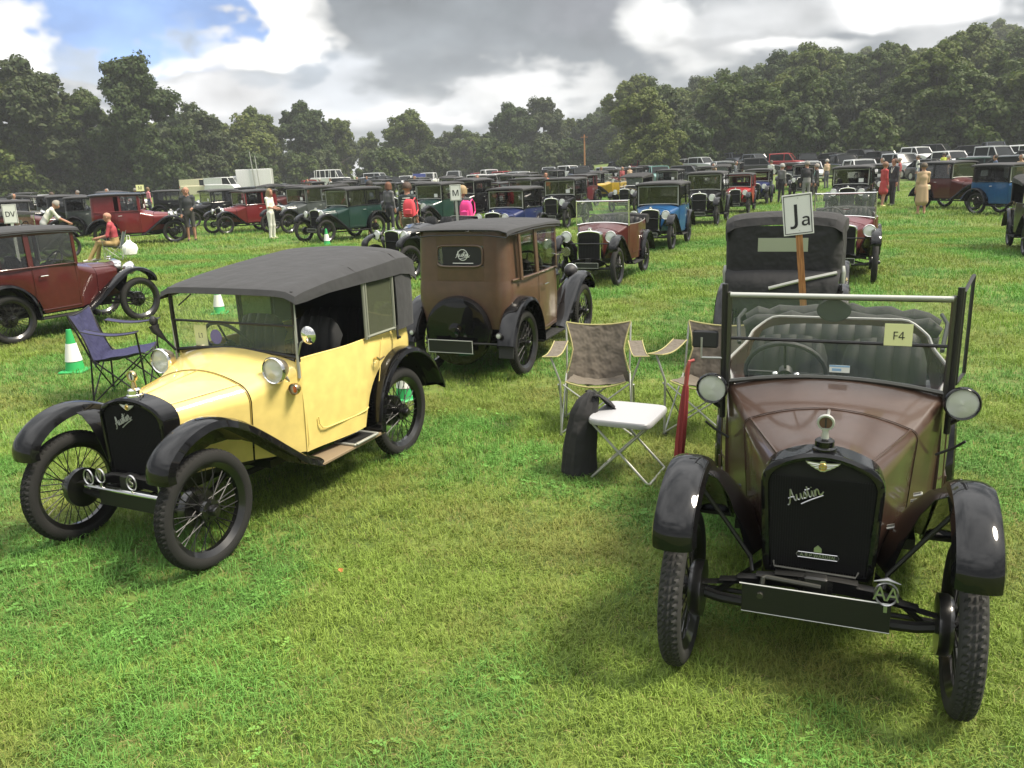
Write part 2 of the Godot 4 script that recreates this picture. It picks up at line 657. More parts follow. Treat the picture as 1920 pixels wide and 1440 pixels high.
func grass() -> void:
	var m := mat("grass_blade", Color.WHITE, 0.65)
	m.vertex_color_use_as_albedo = true
	m.backlight_enabled = true
	m.backlight = Color(0.55, 0.6, 0.3)
	m.metallic_specular = 0.35
	var tone := FastNoiseLite.new()
	tone.seed = 41
	tone.frequency = 0.55
	tone.fractal_octaves = 4
	var lush := FastNoiseLite.new()
	lush.seed = 43
	lush.frequency = 0.32
	lush.fractal_octaves = 3
	var kinds := [[], [], [], [], []]
	# [nearest, farthest, tufts per square metre, size]
	for band in [[1.6, 4.2, 1300.0, 0.9], [4.2, 7.5, 700.0, 1.05], [7.5, 13.0, 240.0, 1.35], [13.0, 26.0, 75.0, 1.9], [26.0, 60.0, 14.0, 3.0]]:
		var half := 0.78
		var area: float = half * (band[1] * band[1] - band[0] * band[0])
		for i in int(area * band[2]):
			var d: float = sqrt(lerpf(band[0] * band[0], band[1] * band[1], rng.randf()))
			var a := rng.randf_range(-half, half)
			var x := d * sin(a)
			var z := -d * cos(a)
			var n := tone.get_noise_2d(x, z)
			var l := lush.get_noise_2d(x, z) + rng.randf_range(-0.12, 0.12)
			var green := smoothstep(-0.08, 0.18, l)
			var c := Color(0.190, 0.270, 0.050).lerp(Color(0.122, 0.275, 0.054), green)
			c = c.lerp(Color(0.30, 0.27, 0.085), clampf(-n * 1.2 + rng.randf_range(-0.25, 0.2), 0.0, 0.55) * (1.0 - green))
			var v := rng.randf_range(0.8, 1.2) * (1.05 + 0.35 * n)
			var which := 2 if band[0] >= 13.0 else (1 if l > 0.05 else 0)
			if band[0] < 13.0 and rng.randf() < 0.09:
				which = 3
				c = Color(0.34, 0.28, 0.12)
			elif green > 0.5 and rng.randf() < 0.015 and band[0] < 7.0:
				which = 4
			kinds[which].append([x, z, band[3] * rng.randf_range(0.75, 1.25), Color(c.r * v, c.g * v, c.b * v), 1.0 + 0.5 * n])
	sward("dry_grass", "short yellowish mown grass between the cars", tuft(1, 11, 0.055, 0.050, 0.0036, 1.0), m, kinds[0])
	sward("green_grass", "greener patches of short grass in the lawn", tuft(2, 11, 0.05, 0.054, 0.0040, 0.9), m, kinds[1])
	sward("field_grass", "grass of the field farther off", tuft(3, 14, 0.08, 0.042, 0.0055, 0.9), m, kinds[2])
	sward("straw", "dry cut straws lying among the grass blades", tuft(4, 5, 0.06, 0.036, 0.0034, 2.4), m, kinds[3])
	var b := Mb.new()
	b.tinted = true
	var r := RandomNumberGenerator.new()
	r.seed = 5
	for i in 6:
		var a := r.randf() * TAU
		var c := Vector3(cos(a), 0, sin(a)) * r.randf() * 0.05 + Vector3.UP * r.randf_range(0.015, 0.035)
		for k in 3:
			var t := a + k * TAU / 3
			var o := Vector3(cos(t), 0.25, sin(t)) * 0.011
			var s := Vector3(-sin(t), 0, cos(t)) * 0.007
			b.quad(c, c + o * 0.7 - s, c + o * 1.3, c + o * 0.7 + s)
	sward("clover", "small clover leaves in the greener grass", b.mesh(-1.0), m, kinds[4])


func leaf(b: Mb, at: Vector3, r: RandomNumberGenerator, size: float, out: Vector3) -> void:
	# one spray of leaves: two bent leaf faces
	var n := (out + Vector3(r.randf_range(-1, 1), r.randf_range(-0.3, 1.2), r.randf_range(-1, 1)) * 0.9).normalized()
	var u := n.cross(Vector3(r.randf_range(-1, 1), r.randf_range(-1, 1), r.randf_range(-1, 1))).normalized()
	var v := n.cross(u)
	var s := size * r.randf_range(0.6, 1.3)
	b.tri(at + u * s, at + v * s * 0.55 + n * s * 0.2, at - v * s * 0.55 + n * s * 0.1)
	b.tri(at - u * s * 0.9, at - v * s * 0.5, at + v * s * 0.6 + n * s * 0.25)


func crown_mesh(seed_: int, tall: float, wide: float, low: float, leaves: int, size: float, pointed: float) -> ArrayMesh:
	# leaf sprays in clumps at the ends of limbs, with gaps between the clumps
	var r := RandomNumberGenerator.new()
	r.seed = seed_
	var b := Mb.new()
	b.tinted = true
	var clumps := []
	for i in 46:
		var y := r.randf()
		var a := r.randf() * TAU
		var prof := sqrt(maxf(0.0, 1.0 - pow(absf(y * 2.0 - 0.8) / 1.25, 2.2))) if pointed < 0.5 else (1.0 - y) * 0.95 + 0.06
		var d := (0.08 + 0.74 * pow(r.randf(), 0.6)) * prof * wide * r.randf_range(0.8, 1.12)
		var c := Vector3(cos(a) * d, low + y * (tall - low) * 0.94, sin(a) * d)
		var big := r.randf_range(0.6, 1.15) * wide * (0.30 if pointed < 0.5 else 0.2)
		for k in 9:
			var o := Vector3(r.randfn(), r.randfn() * 0.8 + 0.2, r.randfn()).normalized()
			clumps.append([c + o * big * r.randf_range(0.35, 1.0), big * r.randf_range(0.36, 0.72)])
	var count := clumps.size()
	for i in leaves:
		var k = clumps[r.randi() % count]
		var dir := Vector3(r.randfn(), r.randfn(), r.randfn()).normalized()
		var p: Vector3 = k[0] + dir * k[1] * pow(r.randf(), 0.5) * Vector3(1.0, 0.8, 1.0)
		var g := r.randf_range(0.7, 1.3)
		b.tint = Color(g * r.randf_range(0.85, 1.2), g, g * r.randf_range(0.8, 1.1))
		leaf(b, p, r, size, dir)
	return b.mesh(-1.0)


func trunk_mesh(seed_: int, tall: float, wide: float, low: float) -> ArrayMesh:
	var r := RandomNumberGenerator.new()
	r.seed = seed_
	var b := Mb.new()
	var g := tall * 0.022 + 0.08
	b.tube([Vector3(0, -0.4, 0), Vector3(0.02, low * 0.5, 0), Vector3(r.randf_range(-0.2, 0.2), low, 0.05), Vector3(r.randf_range(-0.4, 0.4), lerpf(low, tall, 0.5), r.randf_range(-0.4, 0.4)), Vector3(0, tall * 0.93, 0)], [g * 1.25, g, g * 0.8, g * 0.45, 0.02], 8)
	for i in 9:
		var y := lerpf(low, tall, r.randf_range(0.0, 0.55))
		var a := r.randf() * TAU
		var d := wide * r.randf_range(0.55, 0.85)
		b.tube([Vector3(0, y, 0), Vector3(cos(a) * d * 0.5, y + d * 0.25, sin(a) * d * 0.5), Vector3(cos(a) * d, y + d * 0.5, sin(a) * d)], [g * 0.4, g * 0.25, 0.03], 5)
	return b.mesh(60.0)


func woods() -> void:
	var bark := mat("bark", lin(0.06, 0.05, 0.04), 0.95)
	var greens := []
	for c in [[0.0744, 0.1056, 0.0312], [0.102, 0.1344, 0.0336], [0.0552, 0.084, 0.0288], [0.126, 0.156, 0.0432], [0.0672, 0.0888, 0.0384]]:
		var m := mat("leaves_%d" % greens.size(), lin(c[0], c[1], c[2]), 0.6)
		m.vertex_color_use_as_albedo = true
		m.backlight_enabled = true
		m.backlight = Color(0.7, 0.75, 0.35)
		m.metallic_specular = 0.3
		greens.append(m)
	# [height, crown half width, crown from, leaves, leaf size, pointed]
	var kinds := [
		[18.5, 7.6, 1.0, 52000, 0.32, 0.0], [15.0, 6.2, 0.8, 42000, 0.31, 0.0], [12.5, 6.0, 0.4, 38000, 0.31, 0.0], [14.0, 4.8, 0.6, 32000, 0.30, 0.0],
		[15.0, 3.0, 0.8, 9000, 0.32, 1.0], [4.5, 3.4, 0.1, 9000, 0.28, 0.0],
	]
	var crowns := []
	var trunks := []
	for i in kinds.size():
		var k = kinds[i]
		crowns.append(crown_mesh(100 + i, k[0], k[1], k[2], k[3], k[4], k[5]))
		trunks.append(trunk_mesh(200 + i, k[0], k[1], k[2]))
	var plant := func(kind: int, az: float, dist: float, size: float, tone: int, called: String, label: String, group: String, cat := "tree"):
		var x := sin(deg_to_rad(az)) * dist
		var z := -cos(deg_to_rad(az)) * dist
		var t := thing(called, label, cat, Vector3(x, height(x, z), z), rng.randf() * 360.0, group)
		t.scale = Vector3(size * rng.randf_range(0.92, 1.08), size, size * rng.randf_range(0.92, 1.08))
		part(t, "trunk", trunks[kind], bark)
		part(t, "crown", crowns[kind], greens[tone])
	# the trees that can be told apart: kind, bearing, distance, size, tone, label
	for a in [
		[0, -31.5, 118.0, 0.95, 1, "tall broad tree at the left end of the tree line behind the field"],
		[1, -28.8, 120.0, 1.06, 4, "greyish tree right beside the tall broad tree at the left end"],
		[1, -26.0, 122.0, 0.86, 0, "lower rounded tree between the two tallest trees at the left"],
		[0, -22.6, 116.0, 0.88, 2, "tall dark domed tree standing above the parked vans"],
		[2, -19.6, 128.0, 0.9, 4, "dark spreading tree right of the tall domed tree"],
		[2, -17.0, 135.0, 0.82, 3, "lighter green rounded tree behind the white box lorry"],
		[1, -13.0, 150.0, 0.88, 2, "dark domed tree rising above the white minibus"],
		[3, -11.0, 155.0, 0.82, 1, "narrower tree beside the dark domed tree above the minibus"],
		[1, -6.3, 160.0, 0.82, 1, "rounded tree left of the dip in the middle of the tree line"],
		[2, -2.9, 172.0, 0.75, 0, "small distant tree in the dip of the tree line"],
		[1, 0.8, 165.0, 0.84, 2, "domed tree right of the dip in the tree line"],
		[0, 2.8, 172.0, 0.74, 4, "tall grey green tree above the line of distant cars in the middle"],
	]:
		plant.call(a[0], a[1], a[2], a[3], a[4], "broadleaf_tree", a[5], "")
	plant.call(2, 10.6, 96.0, 0.46, 3, "field_tree", "small pale round tree standing alone before the wood", "")
	# the belt of trees along the far edge of the field
	for i in 36:
		var az := lerpf(-40.0, 8.0, (i + rng.randf() * 0.7) / 36.0)
		var dist := 138.0 + rng.randf_range(0.0, 22.0) + (30.0 if az > -15.0 else 0.0)
		plant.call([2, 3, 1, 2][i % 4], az, dist, rng.randf_range(0.66, 0.86) * (1.0 if az < -15.0 else 0.86), [0, 2, 4, 1, 2][i % 5], "belt_tree", "broadleaf tree in the dark belt along the far left edge of the field", "trees of the belt along the far edge")
	for i in 30:
		var az := lerpf(-40.0, 34.0, (i + rng.randf()) / 30.0)
		plant.call(5, az, (114.0 if az < -15.0 else (136.0 if az < 10.0 else 100.0)) + rng.randf_range(0.0, 12.0), rng.randf_range(0.8, 1.25), [2, 0, 4][i % 3], "hedge_bush", "dark bush at the foot of the trees along the field edge", "bushes along the field edge", "bush")
	# the wood on the hill
	for row in 8:
		var dist := 112.0 + row * 30.0
		for i in 22:
			var az := lerpf(9.0 - row * 0.6, 40.0, (i + rng.randf_range(0.1, 0.9)) / 22.0)
			var tone: int = [0, 1, 2, 3, 4, 1, 0][rng.randi() % 7]
			plant.call([2, 1, 3, 2, 1][rng.randi() % 5], az, dist + rng.randf_range(-9.0, 9.0), rng.randf_range(0.72, 1.0) * (0.82 if row == 0 else 1.0), tone, "hill_tree", "%s broadleaf tree %s of the wood on the right hand hill" % [["olive green", "mid green", "dark green", "pale green", "greyish green"][tone], ["along the lower edge", "in the lower part", "half way up", "half way up", "in the upper part", "in the upper part", "near the top", "near the top"][row]], "trees of the wood on the hill")
	for i in 34:
		var az := lerpf(9.0, 25.0, (i + rng.randf()) / 34.0)
		plant.call(4, az, 338.0 + rng.randf_range(-8.0, 10.0), rng.randf_range(0.72, 0.95), 2, "conifer", "pointed dark conifer on the ridge above the wood", "conifers along the ridge")


# ---------------------------------------------------------------- shapes of the pre-war cars
func arch(z: float, w0: float, w1: float, y0: float, y1: float, r: float, crown: float, n := 10) -> PackedVector3Array:
	# an upright section: side, rounded shoulder, crowned top, shoulder, side
	var p := PackedVector3Array()
	for k in 5:
		var t := k / 4.0
		p.append(Vector3(lerpf(w0, w1, t), lerpf(y0, y1 - r, t), z))
	var slope := atan(2.0 * crown / maxf(w1 - r, 0.02))  # the shoulder runs into the crown without a kink
	var turn := PI / 2 - slope
	var xe := w1 - r + r * cos(turn)
	var ye := y1 - r + r * sin(turn)
	for k in range(1, 6):
		var a := k / 6.0 * turn
		p.append(Vector3(w1 - r + r * cos(a), y1 - r + r * sin(a), z))
	for k in n + 1:
		var x := lerpf(xe, -xe, k / float(n))
		var u := x / xe
		p.append(Vector3(x, ye + tan(slope) * xe * 0.5 * (1.0 - u * u), z))
	for k in range(5, 0, -1):
		var a := k / 6.0 * turn
		p.append(Vector3(-(w1 - r + r * cos(a)), y1 - r + r * sin(a), z))
	for k in range(4, -1, -1):
		var t := k / 4.0
		p.append(Vector3(-lerpf(w0, w1, t), lerpf(y0, y1 - r, t), z))
	return p


func plan(z0: float, w0: float, w1: float, z1: float, wr: float, rr: float, n := 22) -> Array:
	# the outline of the body seen from above, from the left door post round the tail to the right one
	var left := []
	for k in n:
		var t := k / float(n - 1)
		var z := lerpf(z0, z1 + rr, t)
		var w := lerpf(w0, w1, smoothstep(0.0, 0.4, t)) if t < 0.4 else lerpf(w1, wr, smoothstep(0.35, 1.0, t))
		left.append(Vector2(w, z))
	for k in range(1, 7):
		var a := k / 6.0 * PI / 2
		left.append(Vector2(wr - rr + rr * cos(a), z1 + rr - rr * sin(a)))
	var all := left.duplicate()
	for k in range(1, 8):
		var x := lerpf(wr - rr, -(wr - rr), k / 8.0)
		all.append(Vector2(x, z1))
	left.reverse()
	for p in left:
		all.append(Vector2(-p.x, p.y))
	return all


func wall(b: Mb, path: Array, low: Callable, high: Callable, bulge := 0.0, lean := 0.0, rows := 6, thick := 0.018) -> void:
	# an upright skin along a plan: low and high give its edges from (x, z)
	var rings := []
	for i in path.size():
		var p: Vector2 = path[i]
		var d: Vector2 = path[mini(i + 1, path.size() - 1)] - path[maxi(i - 1, 0)]
		var out := Vector2(-d.y, d.x).normalized()
		if out.dot(Vector2(p.x, p.y + 1.3)) < 0.0:
			out = -out
		var y0: float = low.call(p.x, p.y)
		var y1: float = high.call(p.x, p.y)
		var ring := PackedVector3Array()
		for k in rows + 1:
			var t := k / float(rows)
			var o := out * (bulge * sin(PI * t) - lean * t)
			ring.append(Vector3(p.x + o.x, lerpf(y0, y1, t), p.y + o.y))
		for k in range(rows, -1, -1):
			var t := k / float(rows)
			var o := out * (bulge * sin(PI * t) - lean * t - thick)
			ring.append(Vector3(p.x + o.x, lerpf(y0, y1, t), p.y + o.y))
		rings.append(ring)
	b.loft(rings)


func wheel_arch(z: float, base: float, r := 0.45) -> float:
	var d := z + 1.905
	if absf(d) < r:
		return maxf(base, 0.33 + sqrt(r * r - d * d))
	return base if d > 0.0 else 0.52


func wing(b: Mb, path: Array, x0: float, x1: float, crown: float, lip: float, n := 10) -> void:
	# a domed mudguard: path of Vector2(z, y) over the wheel, from x0 (inside) to x1 (outside)
	var rings := []
	var fine_path := []
	for i in path.size() - 1:
		var p0: Vector2 = path[maxi(i - 1, 0)]
		var p3: Vector2 = path[mini(i + 2, path.size() - 1)]
		for k in 3:
			fine_path.append((path[i] as Vector2).cubic_interpolate(path[i + 1], p0, p3, k / 3.0))
	fine_path.append(path[-1])
	for i in fine_path.size():
		var p: Vector2 = fine_path[i]
		var d: Vector2 = fine_path[mini(i + 1, fine_path.size() - 1)] - fine_path[maxi(i - 1, 0)]
		var out := Vector2(-d.y, d.x).normalized()
		if out.dot(p - Vector2(-0.02 if p.x > -1.0 else -1.905, 0.2)) < 0.0:
			out = -out
		var ring := PackedVector3Array()
		var under := PackedVector3Array()
		for k in n + 1:
			var u := k / float(n)
			var h := crown * (1.0 - pow(absf(2.0 * u - 1.0), 3.0))
			if k == 0 or k == n:
				h -= lip
			ring.append(Vector3(lerpf(x0, x1, clampf((u - 0.04) / 0.92, 0.0, 1.0)), p.y + out.y * h, p.x + out.x * h))
			h -= 0.005
			under.append(Vector3(lerpf(x0 + 0.004, x1 - 0.004, clampf((u - 0.04) / 0.92, 0.0, 1.0)), p.y + out.y * h, p.x + out.x * h))
		under.reverse()
		ring.append_array(under)
		rings.append(ring)
	b.loft(rings)


func tyre(b: Mb, r0: float, sec: float, detail: int) -> void:
	# turned about the x axis; the near cars have a block tread cut into it
	var seg: int = [192, 40, 24][detail]
	var prof := []
	var n: int = [26, 12, 8][detail]
	for k in n + 1:
		var a := lerpf(-2.45, 2.45, k / float(n))
		var fat := 1.0 if absf(a) > 0.75 else lerpf(0.965, 1.0, absf(a) / 0.75)
		prof.append(Vector3(r0 - sec + sec * cos(a) * fat, sec * sin(a) * 0.98, a))
	var rings := []
	for p in prof:
		var ring := PackedVector3Array()
		for k in seg:
			var t := -TAU * k / seg
			var r: float = p.x
			if detail == 0:
				var band := int(floor((p.z + 0.78) / 0.26))
				var cut := (k + (band % 2)) % 3 == 0
				if absf(p.z) < 0.80 and (cut or absf(absf(p.z) - 0.26) < 0.075):
					r -= 0.008
			ring.append(Vector3(p.y, r * cos(t), r * sin(t)))
		rings.append(ring)
	rings.append(rings[0])
	b.loft(rings, true, 0)


const TURN_X := Basis(Vector3(0, -1, 0), Vector3(1, 0, 0), Vector3(0, 0, 1))  # local y of a lathe becomes +x


func wheel(parent: Node3D, at: Vector3, lod: int, out: float, steer := 0.0) -> void:
	var w := Node3D.new()
	w.name = "wheel"
	parent.add_child(w, true)
	w.position = at
	w.rotation.y = deg_to_rad(steer)
	var flip := Basis.from_scale(Vector3(out, 1, 1)) if out < 0.0 else Basis()
	var xf := Transform3D(Basis(Vector3(0, 0, -1), PI / 2), Vector3.ZERO)
	part(w, "tyre", built("tyre%d" % lod, func(b): tyre(b, 0.33, 0.046, lod)), M.rubber)
	part(w, "rim", built("rim%d" % lod, func(b): b.lathe([Vector2(0.256, -0.036), Vector2(0.262, -0.034), Vector2(0.246, -0.022), Vector2(0.236, -0.012), Vector2(0.236, 0.012), Vector2(0.246, 0.022), Vector2(0.262, 0.034), Vector2(0.256, 0.036), Vector2(0.228, 0.014), Vector2(0.228, -0.014)], [64, 32, 20][lod], xf, true)), M.wheel_black)
	var hub := part(w, "hub", built("hub%d" % lod, func(b):
		b.lathe([Vector2(0.001, 0.085), Vector2(0.022, 0.083), Vector2(0.030, 0.07), Vector2(0.032, 0.045), Vector2(0.06, 0.04), Vector2(0.062, 0.02), Vector2(0.04, 0.015), Vector2(0.04, -0.03), Vector2(0.105, -0.035), Vector2(0.115, -0.05), Vector2(0.115, -0.085), Vector2(0.001, -0.09)], [28, 16, 10][lod], xf)
		for k in 5:
			var t := TAU * k / 5
			b.tube([Vector3(0.038, cos(t) * 0.047, sin(t) * 0.047), Vector3(0.052, cos(t) * 0.047, sin(t) * 0.047)], 0.008, 5)), M.wheel_black)
	hub.basis = flip
	var sp := part(w, "spokes", built("spokes%d" % mini(lod, 1), func(b):
		for k in 36:
			var t := TAU * k / 36.0
			var s := TAU * (k + (2.4 if k % 4 < 2 else -2.4)) / 36.0
			var x := 0.032 if k % 2 == 0 else -0.028
			b.tube([Vector3(x, cos(s) * 0.046, sin(s) * 0.046), Vector3(x * 0.15, cos(t) * 0.232, sin(t) * 0.232)], 0.0032 if lod == 0 else 0.004, 4 if lod == 0 else 3)), M.chassis, Vector3.ZERO, true)
	sp.basis = flip


func headlamp(parent: Node3D, at: Vector3, r: float, shell: Material, rim: Material, lod: int, turn := 0.0) -> Node3D:
	var h := Node3D.new()
	h.name = "headlamp"
	parent.add_child(h, true)
	h.position = at
	h.rotation.y = deg_to_rad(turn)
	var seg := 32 if lod == 0 else 14
	var xf := Transform3D(Basis(Vector3(1, 0, 0), Vector3(0, 0, 1), Vector3(0, -1, 0)), Vector3.ZERO)
	part(h, "bowl", built("bowl%f_%d" % [r, lod], func(b): b.lathe([Vector2(0.001, -r * 1.15), Vector2(r * 0.35, -r * 1.1), Vector2(r * 0.7, -r * 0.8), Vector2(r * 0.92, -r * 0.35), Vector2(r * 0.98, 0.0)], seg, xf)), shell)
	part(h, "rim", built("lrim%f_%d" % [r, lod], func(b): b.lathe([Vector2(r * 0.98, -0.006), Vector2(r * 1.05, 0.0), Vector2(r * 1.05, 0.012), Vector2(r * 0.97, 0.02), Vector2(r * 0.9, 0.015), Vector2(r * 0.9, -0.002)], seg, xf, true)), rim)
	if lod == 0:
		part(h, "reflector", built("refl%f" % r, func(b): b.lathe([Vector2(0.001, -r * 0.8), Vector2(r * 0.45, -r * 0.62), Vector2(r * 0.75, -r * 0.33), Vector2(r * 0.93, -0.001)], seg, xf)), M.lamp_mirror)
		part(h, "bulb", built("bulb", func(b): b.ball(Vector3(0, 0, -0.03), Vector3(0.012, 0.012, 0.016), 8, 6)), M.lamp_lens)
	part(h, "lens", built("lens%f_%d" % [r, lod], func(b): b.lathe([Vector2(r * 0.92, 0.006), Vector2(r * 0.6, 0.014), Vector2(0.001, 0.02)], seg, xf)), M.fluted_glass if lod == 0 else M.lamp_lens)
	return h


func pleats(b: Mb, w: float, h: float, n: int, round_top: float, xf: Transform3D, deep := 0.016) -> void:
	# an upholstered panel in local xy with upright flutes, round at the top
	var rows := []
	var cols := n * 4
	for j in 9:
		var v := j / 8.0
		var r := PackedVector3Array()
		for i in cols + 1:
			var u := i / float(cols)
			var x := (u - 0.5) * w
			var e := absf(2.0 * u - 1.0)
			var top := h - round_top * (1.0 - sqrt(maxf(0.0, 1.0 - pow(e, 4.0))))
			var edge := pow(e, 8.0) * 0.03 + pow(absf(2.0 * v - 1.0), 10.0) * 0.03
			r.append(xf * Vector3(x, v * top, deep * absf(sin(u * n * PI)) - edge))
		rows.append(r)
	b.shell(rows, 0.05)


func script_word(b: Mb, xf: Transform3D, r: float) -> void:
	# the flowing signature on the radiator, drawn stroke by stroke
	var strokes := [
		[[-0.02, -0.14], [0.08, -0.08], [0.2, 0.22], [0.34, 0.62]],
		[[0.34, 0.62], [0.35, 0.3], [0.38, 0.03], [0.46, 0.04], [0.53, 0.30]],
		[[0.10, 0.18], [0.25, 0.22], [0.40, 0.19]],
		[[0.53, 0.30], [0.51, 0.08], [0.58, 0.0], [0.68, 0.10], [0.73, 0.31]],
		[[0.73, 0.31], [0.72, 0.05], [0.79, 0.03], [0.92, 0.35]],
		[[0.92, 0.35], [0.96, 0.18], [0.93, 0.02], [0.82, 0.02]],
		[[0.94, 0.04], [1.03, 0.16], [1.11, 0.58]],
		[[1.11, 0.58], [1.08, 0.1], [1.13, 0.01], [1.21, 0.08], [1.28, 0.31]],
		[[0.98, 0.41], [1.22, 0.43]],
		[[1.28, 0.31], [1.27, 0.05], [1.34, 0.03], [1.41, 0.31]],
		[[1.41, 0.31], [1.40, 0.01]],
		[[1.40, 0.06], [1.45, 0.25], [1.53, 0.33], [1.58, 0.25], [1.57, 0.04], [1.66, 0.02], [1.80, 0.12]],
		[[1.30, 0.47], [1.31, 0.50]],
		[[0.60, -0.24], [1.1, -0.14], [1.74, -0.06]],
	]
	for s in strokes:
		var pts := []
		for i in s.size() - 1:
			var p0: Array = s[maxi(i - 1, 0)]
			var p3: Array = s[mini(i + 2, s.size() - 1)]
			for k in 4:
				var q := Vector2(s[i][0], s[i][1]).cubic_interpolate(Vector2(s[i + 1][0], s[i + 1][1]), Vector2(p0[0], p0[1]), Vector2(p3[0], p3[1]), k / 4.0)
				pts.append(xf * Vector3(q.x, q.y, 0))
		pts.append(xf * Vector3(s[-1][0], s[-1][1], 0))
		b.tube(pts, r, 5)


func bonnet_at(style: String) -> Array:
	# sections from the radiator to the windscreen
	if style == "open":
		return [arch(-0.14, 0.20, 0.218, 0.46, 0.895, 0.085, 0.032), arch(-0.35, 0.26, 0.283, 0.44, 0.885, 0.06, 0.05), arch(-0.62, 0.33, 0.358, 0.42, 0.882, 0.045, 0.066), arch(-0.63, 0.335, 0.363, 0.42, 0.887, 0.045, 0.066), arch(-0.75, 0.39, 0.42, 0.40, 0.925, 0.045, 0.062), arch(-0.88, 0.455, 0.475, 0.37, 0.972, 0.04, 0.056)]
	return [arch(-0.14, 0.22, 0.240, 0.43, 0.850, 0.10, 0.032), arch(-0.33, 0.275, 0.300, 0.42, 0.862, 0.11, 0.045), arch(-0.55, 0.355, 0.385, 0.40, 0.872, 0.12, 0.055), arch(-0.56, 0.36, 0.39, 0.40, 0.877, 0.12, 0.055), arch(-0.70, 0.41, 0.445, 0.38, 0.905, 0.10, 0.06), arch(-0.88, 0.485, 0.505, 0.36, 0.94, 0.06, 0.065)]


func radiator(t: Node3D, style: String, shell: Material, lod: int) -> void:
	var late: bool = shell == M.chrome
	var hi := 0.945 if style == "open" else (0.935 if late else 0.895)
	var w := 0.220 if style == "open" or late else 0.246
	var lo := 0.42
	style += "late" if late else ""
	var ring := func(z: float, k: float, drop: float) -> PackedVector3Array:
		return arch(z, (w - (0.0 if late else 0.018)) - k, w - k, lo + k * 1.4, hi - (0.024 if late else 0.036) - drop, (0.055 if late else 0.095) - k * 0.6, 0.022 if late else 0.034)
	part(t, "radiator_shell", built("rad" + style, func(b):
		b.loft([ring.call(-0.15, 0.0, 0.0), ring.call(-0.05, -0.004, 0.0), ring.call(-0.036, 0.0, 0.0), ring.call(-0.028, 0.012, 0.012), ring.call(-0.03, 0.024, 0.024), ring.call(-0.05, 0.03, 0.03)], true, 1)), shell)
	part(t, "grille", built("grille" + style, func(b):
		b.fan(ring.call(-0.045, 0.028, 0.028))
		for k in (40 if lod == 0 else 14):
			var x := lerpf(-w + 0.04, w - 0.04, k / (39.0 if lod == 0 else 13.0))
			b.box(Vector3(x, 0.64, -0.040), Vector3(0.003, 0.40, 0.006))), M.mesh_black)
	var top := hi + 0.003
	part(t, "radiator_cap", built("cap" + style, func(b): b.lathe([Vector2(0.045, top - 0.015), Vector2(0.045, top + 0.005), Vector2(0.036, top + 0.01), Vector2(0.036, top + 0.032), Vector2(0.025, top + 0.04), Vector2(0.001, top + 0.042)], 16, Transform3D(Basis(), Vector3(0, 0, -0.09)))), M.black_paint if style == "open" or style == "saloon" else M.chrome)


func motometer(t: Node3D, y: float, m: Material) -> void:
	# the round thermometer that stands on the radiator cap
	var g := Node3D.new()
	g.name = "mascot"
	t.add_child(g, true)
	var xf := Transform3D(Basis(Vector3(1, 0, 0), Vector3(0, 0, 1), Vector3(0, -1, 0)), Vector3(0, y + 0.066, -0.09))
	part(g, "ring", built("moto%f" % y, func(b):
		b.lathe([Vector2(0.023, -0.009), Vector2(0.030, -0.009), Vector2(0.033, 0.0), Vector2(0.030, 0.011), Vector2(0.024, 0.011)], 24, xf, true)
		b.lathe([Vector2(0.028, -0.009), Vector2(0.001, -0.009)], 24, xf)
		b.tube([Vector3(0, y + 0.0, -0.09), Vector3(0, y + 0.045, -0.09)], [0.016, 0.010], 10)), m)
	part(g, "dial", built("dial%f" % y, func(b): b.lathe([Vector2(0.026, 0.004), Vector2(0.001, 0.006)], 20, xf)), M.lamp_lens if m == M.brass else M.brown_trim)
	part(g, "needle", built("needle%f" % y, func(b): b.box(Vector3(0, y + 0.066, -0.082), Vector3(0.006, 0.036, 0.004))), M.print_black)


func winged_badge(t: Node3D, at: Vector3, s: float) -> void:
	# spread wings with a wheel between them
	var g := Node3D.new()
	g.name = "winged_badge"
	t.add_child(g, true)
	g.position = at
	part(g, "wings", built("wings%f" % s, func(b):
		var half := [[0.0, -0.30], [0.10, -0.32], [0.30, -0.20], [0.42, -0.16], [0.55, -0.06], [0.66, -0.02], [0.78, 0.10], [0.86, 0.12], [1.0, 0.30], [0.55, 0.26], [0.2, 0.24], [0.12, 0.36], [0.0, 0.38]]
		var poly := PackedVector2Array()
		for p in half:
			poly.append(Vector2(p[0], p[1]) * s)
		for k in range(half.size() - 2, 0, -1):
			poly.append(Vector2(-half[k][0], half[k][1]) * s)
		b.slab(poly, 0.003)
		for side in [-1.0, 1.0]:
			for k in 3:
				b.tube([Vector3(side * 0.16, 0.14 - k * 0.12, 0.0035) * Vector3(s, s, 1), Vector3(side * (0.86 - k * 0.2), 0.20 - k * 0.13, 0.0035) * Vector3(s, s, 1)], 0.0016, 4)), M.steel)
	part(g, "wheel_emblem", built("emblem%f" % s, func(b):
		b.lathe([Vector2(s * 0.16, -0.002), Vector2(s * 0.22, 0.003), Vector2(s * 0.26, -0.002)], 16, Transform3D(Basis(Vector3(1, 0, 0), Vector3(0, 0, 1), Vector3(0, -1, 0)), Vector3(0, 0, 0.004)), true)
		b.box(Vector3(0, 0, 0.005), Vector3(s * 0.07, s * 0.42, 0.003))
		b.box(Vector3(0, 0, 0.0055), Vector3(s * 0.42, s * 0.07, 0.003))), M.gold)


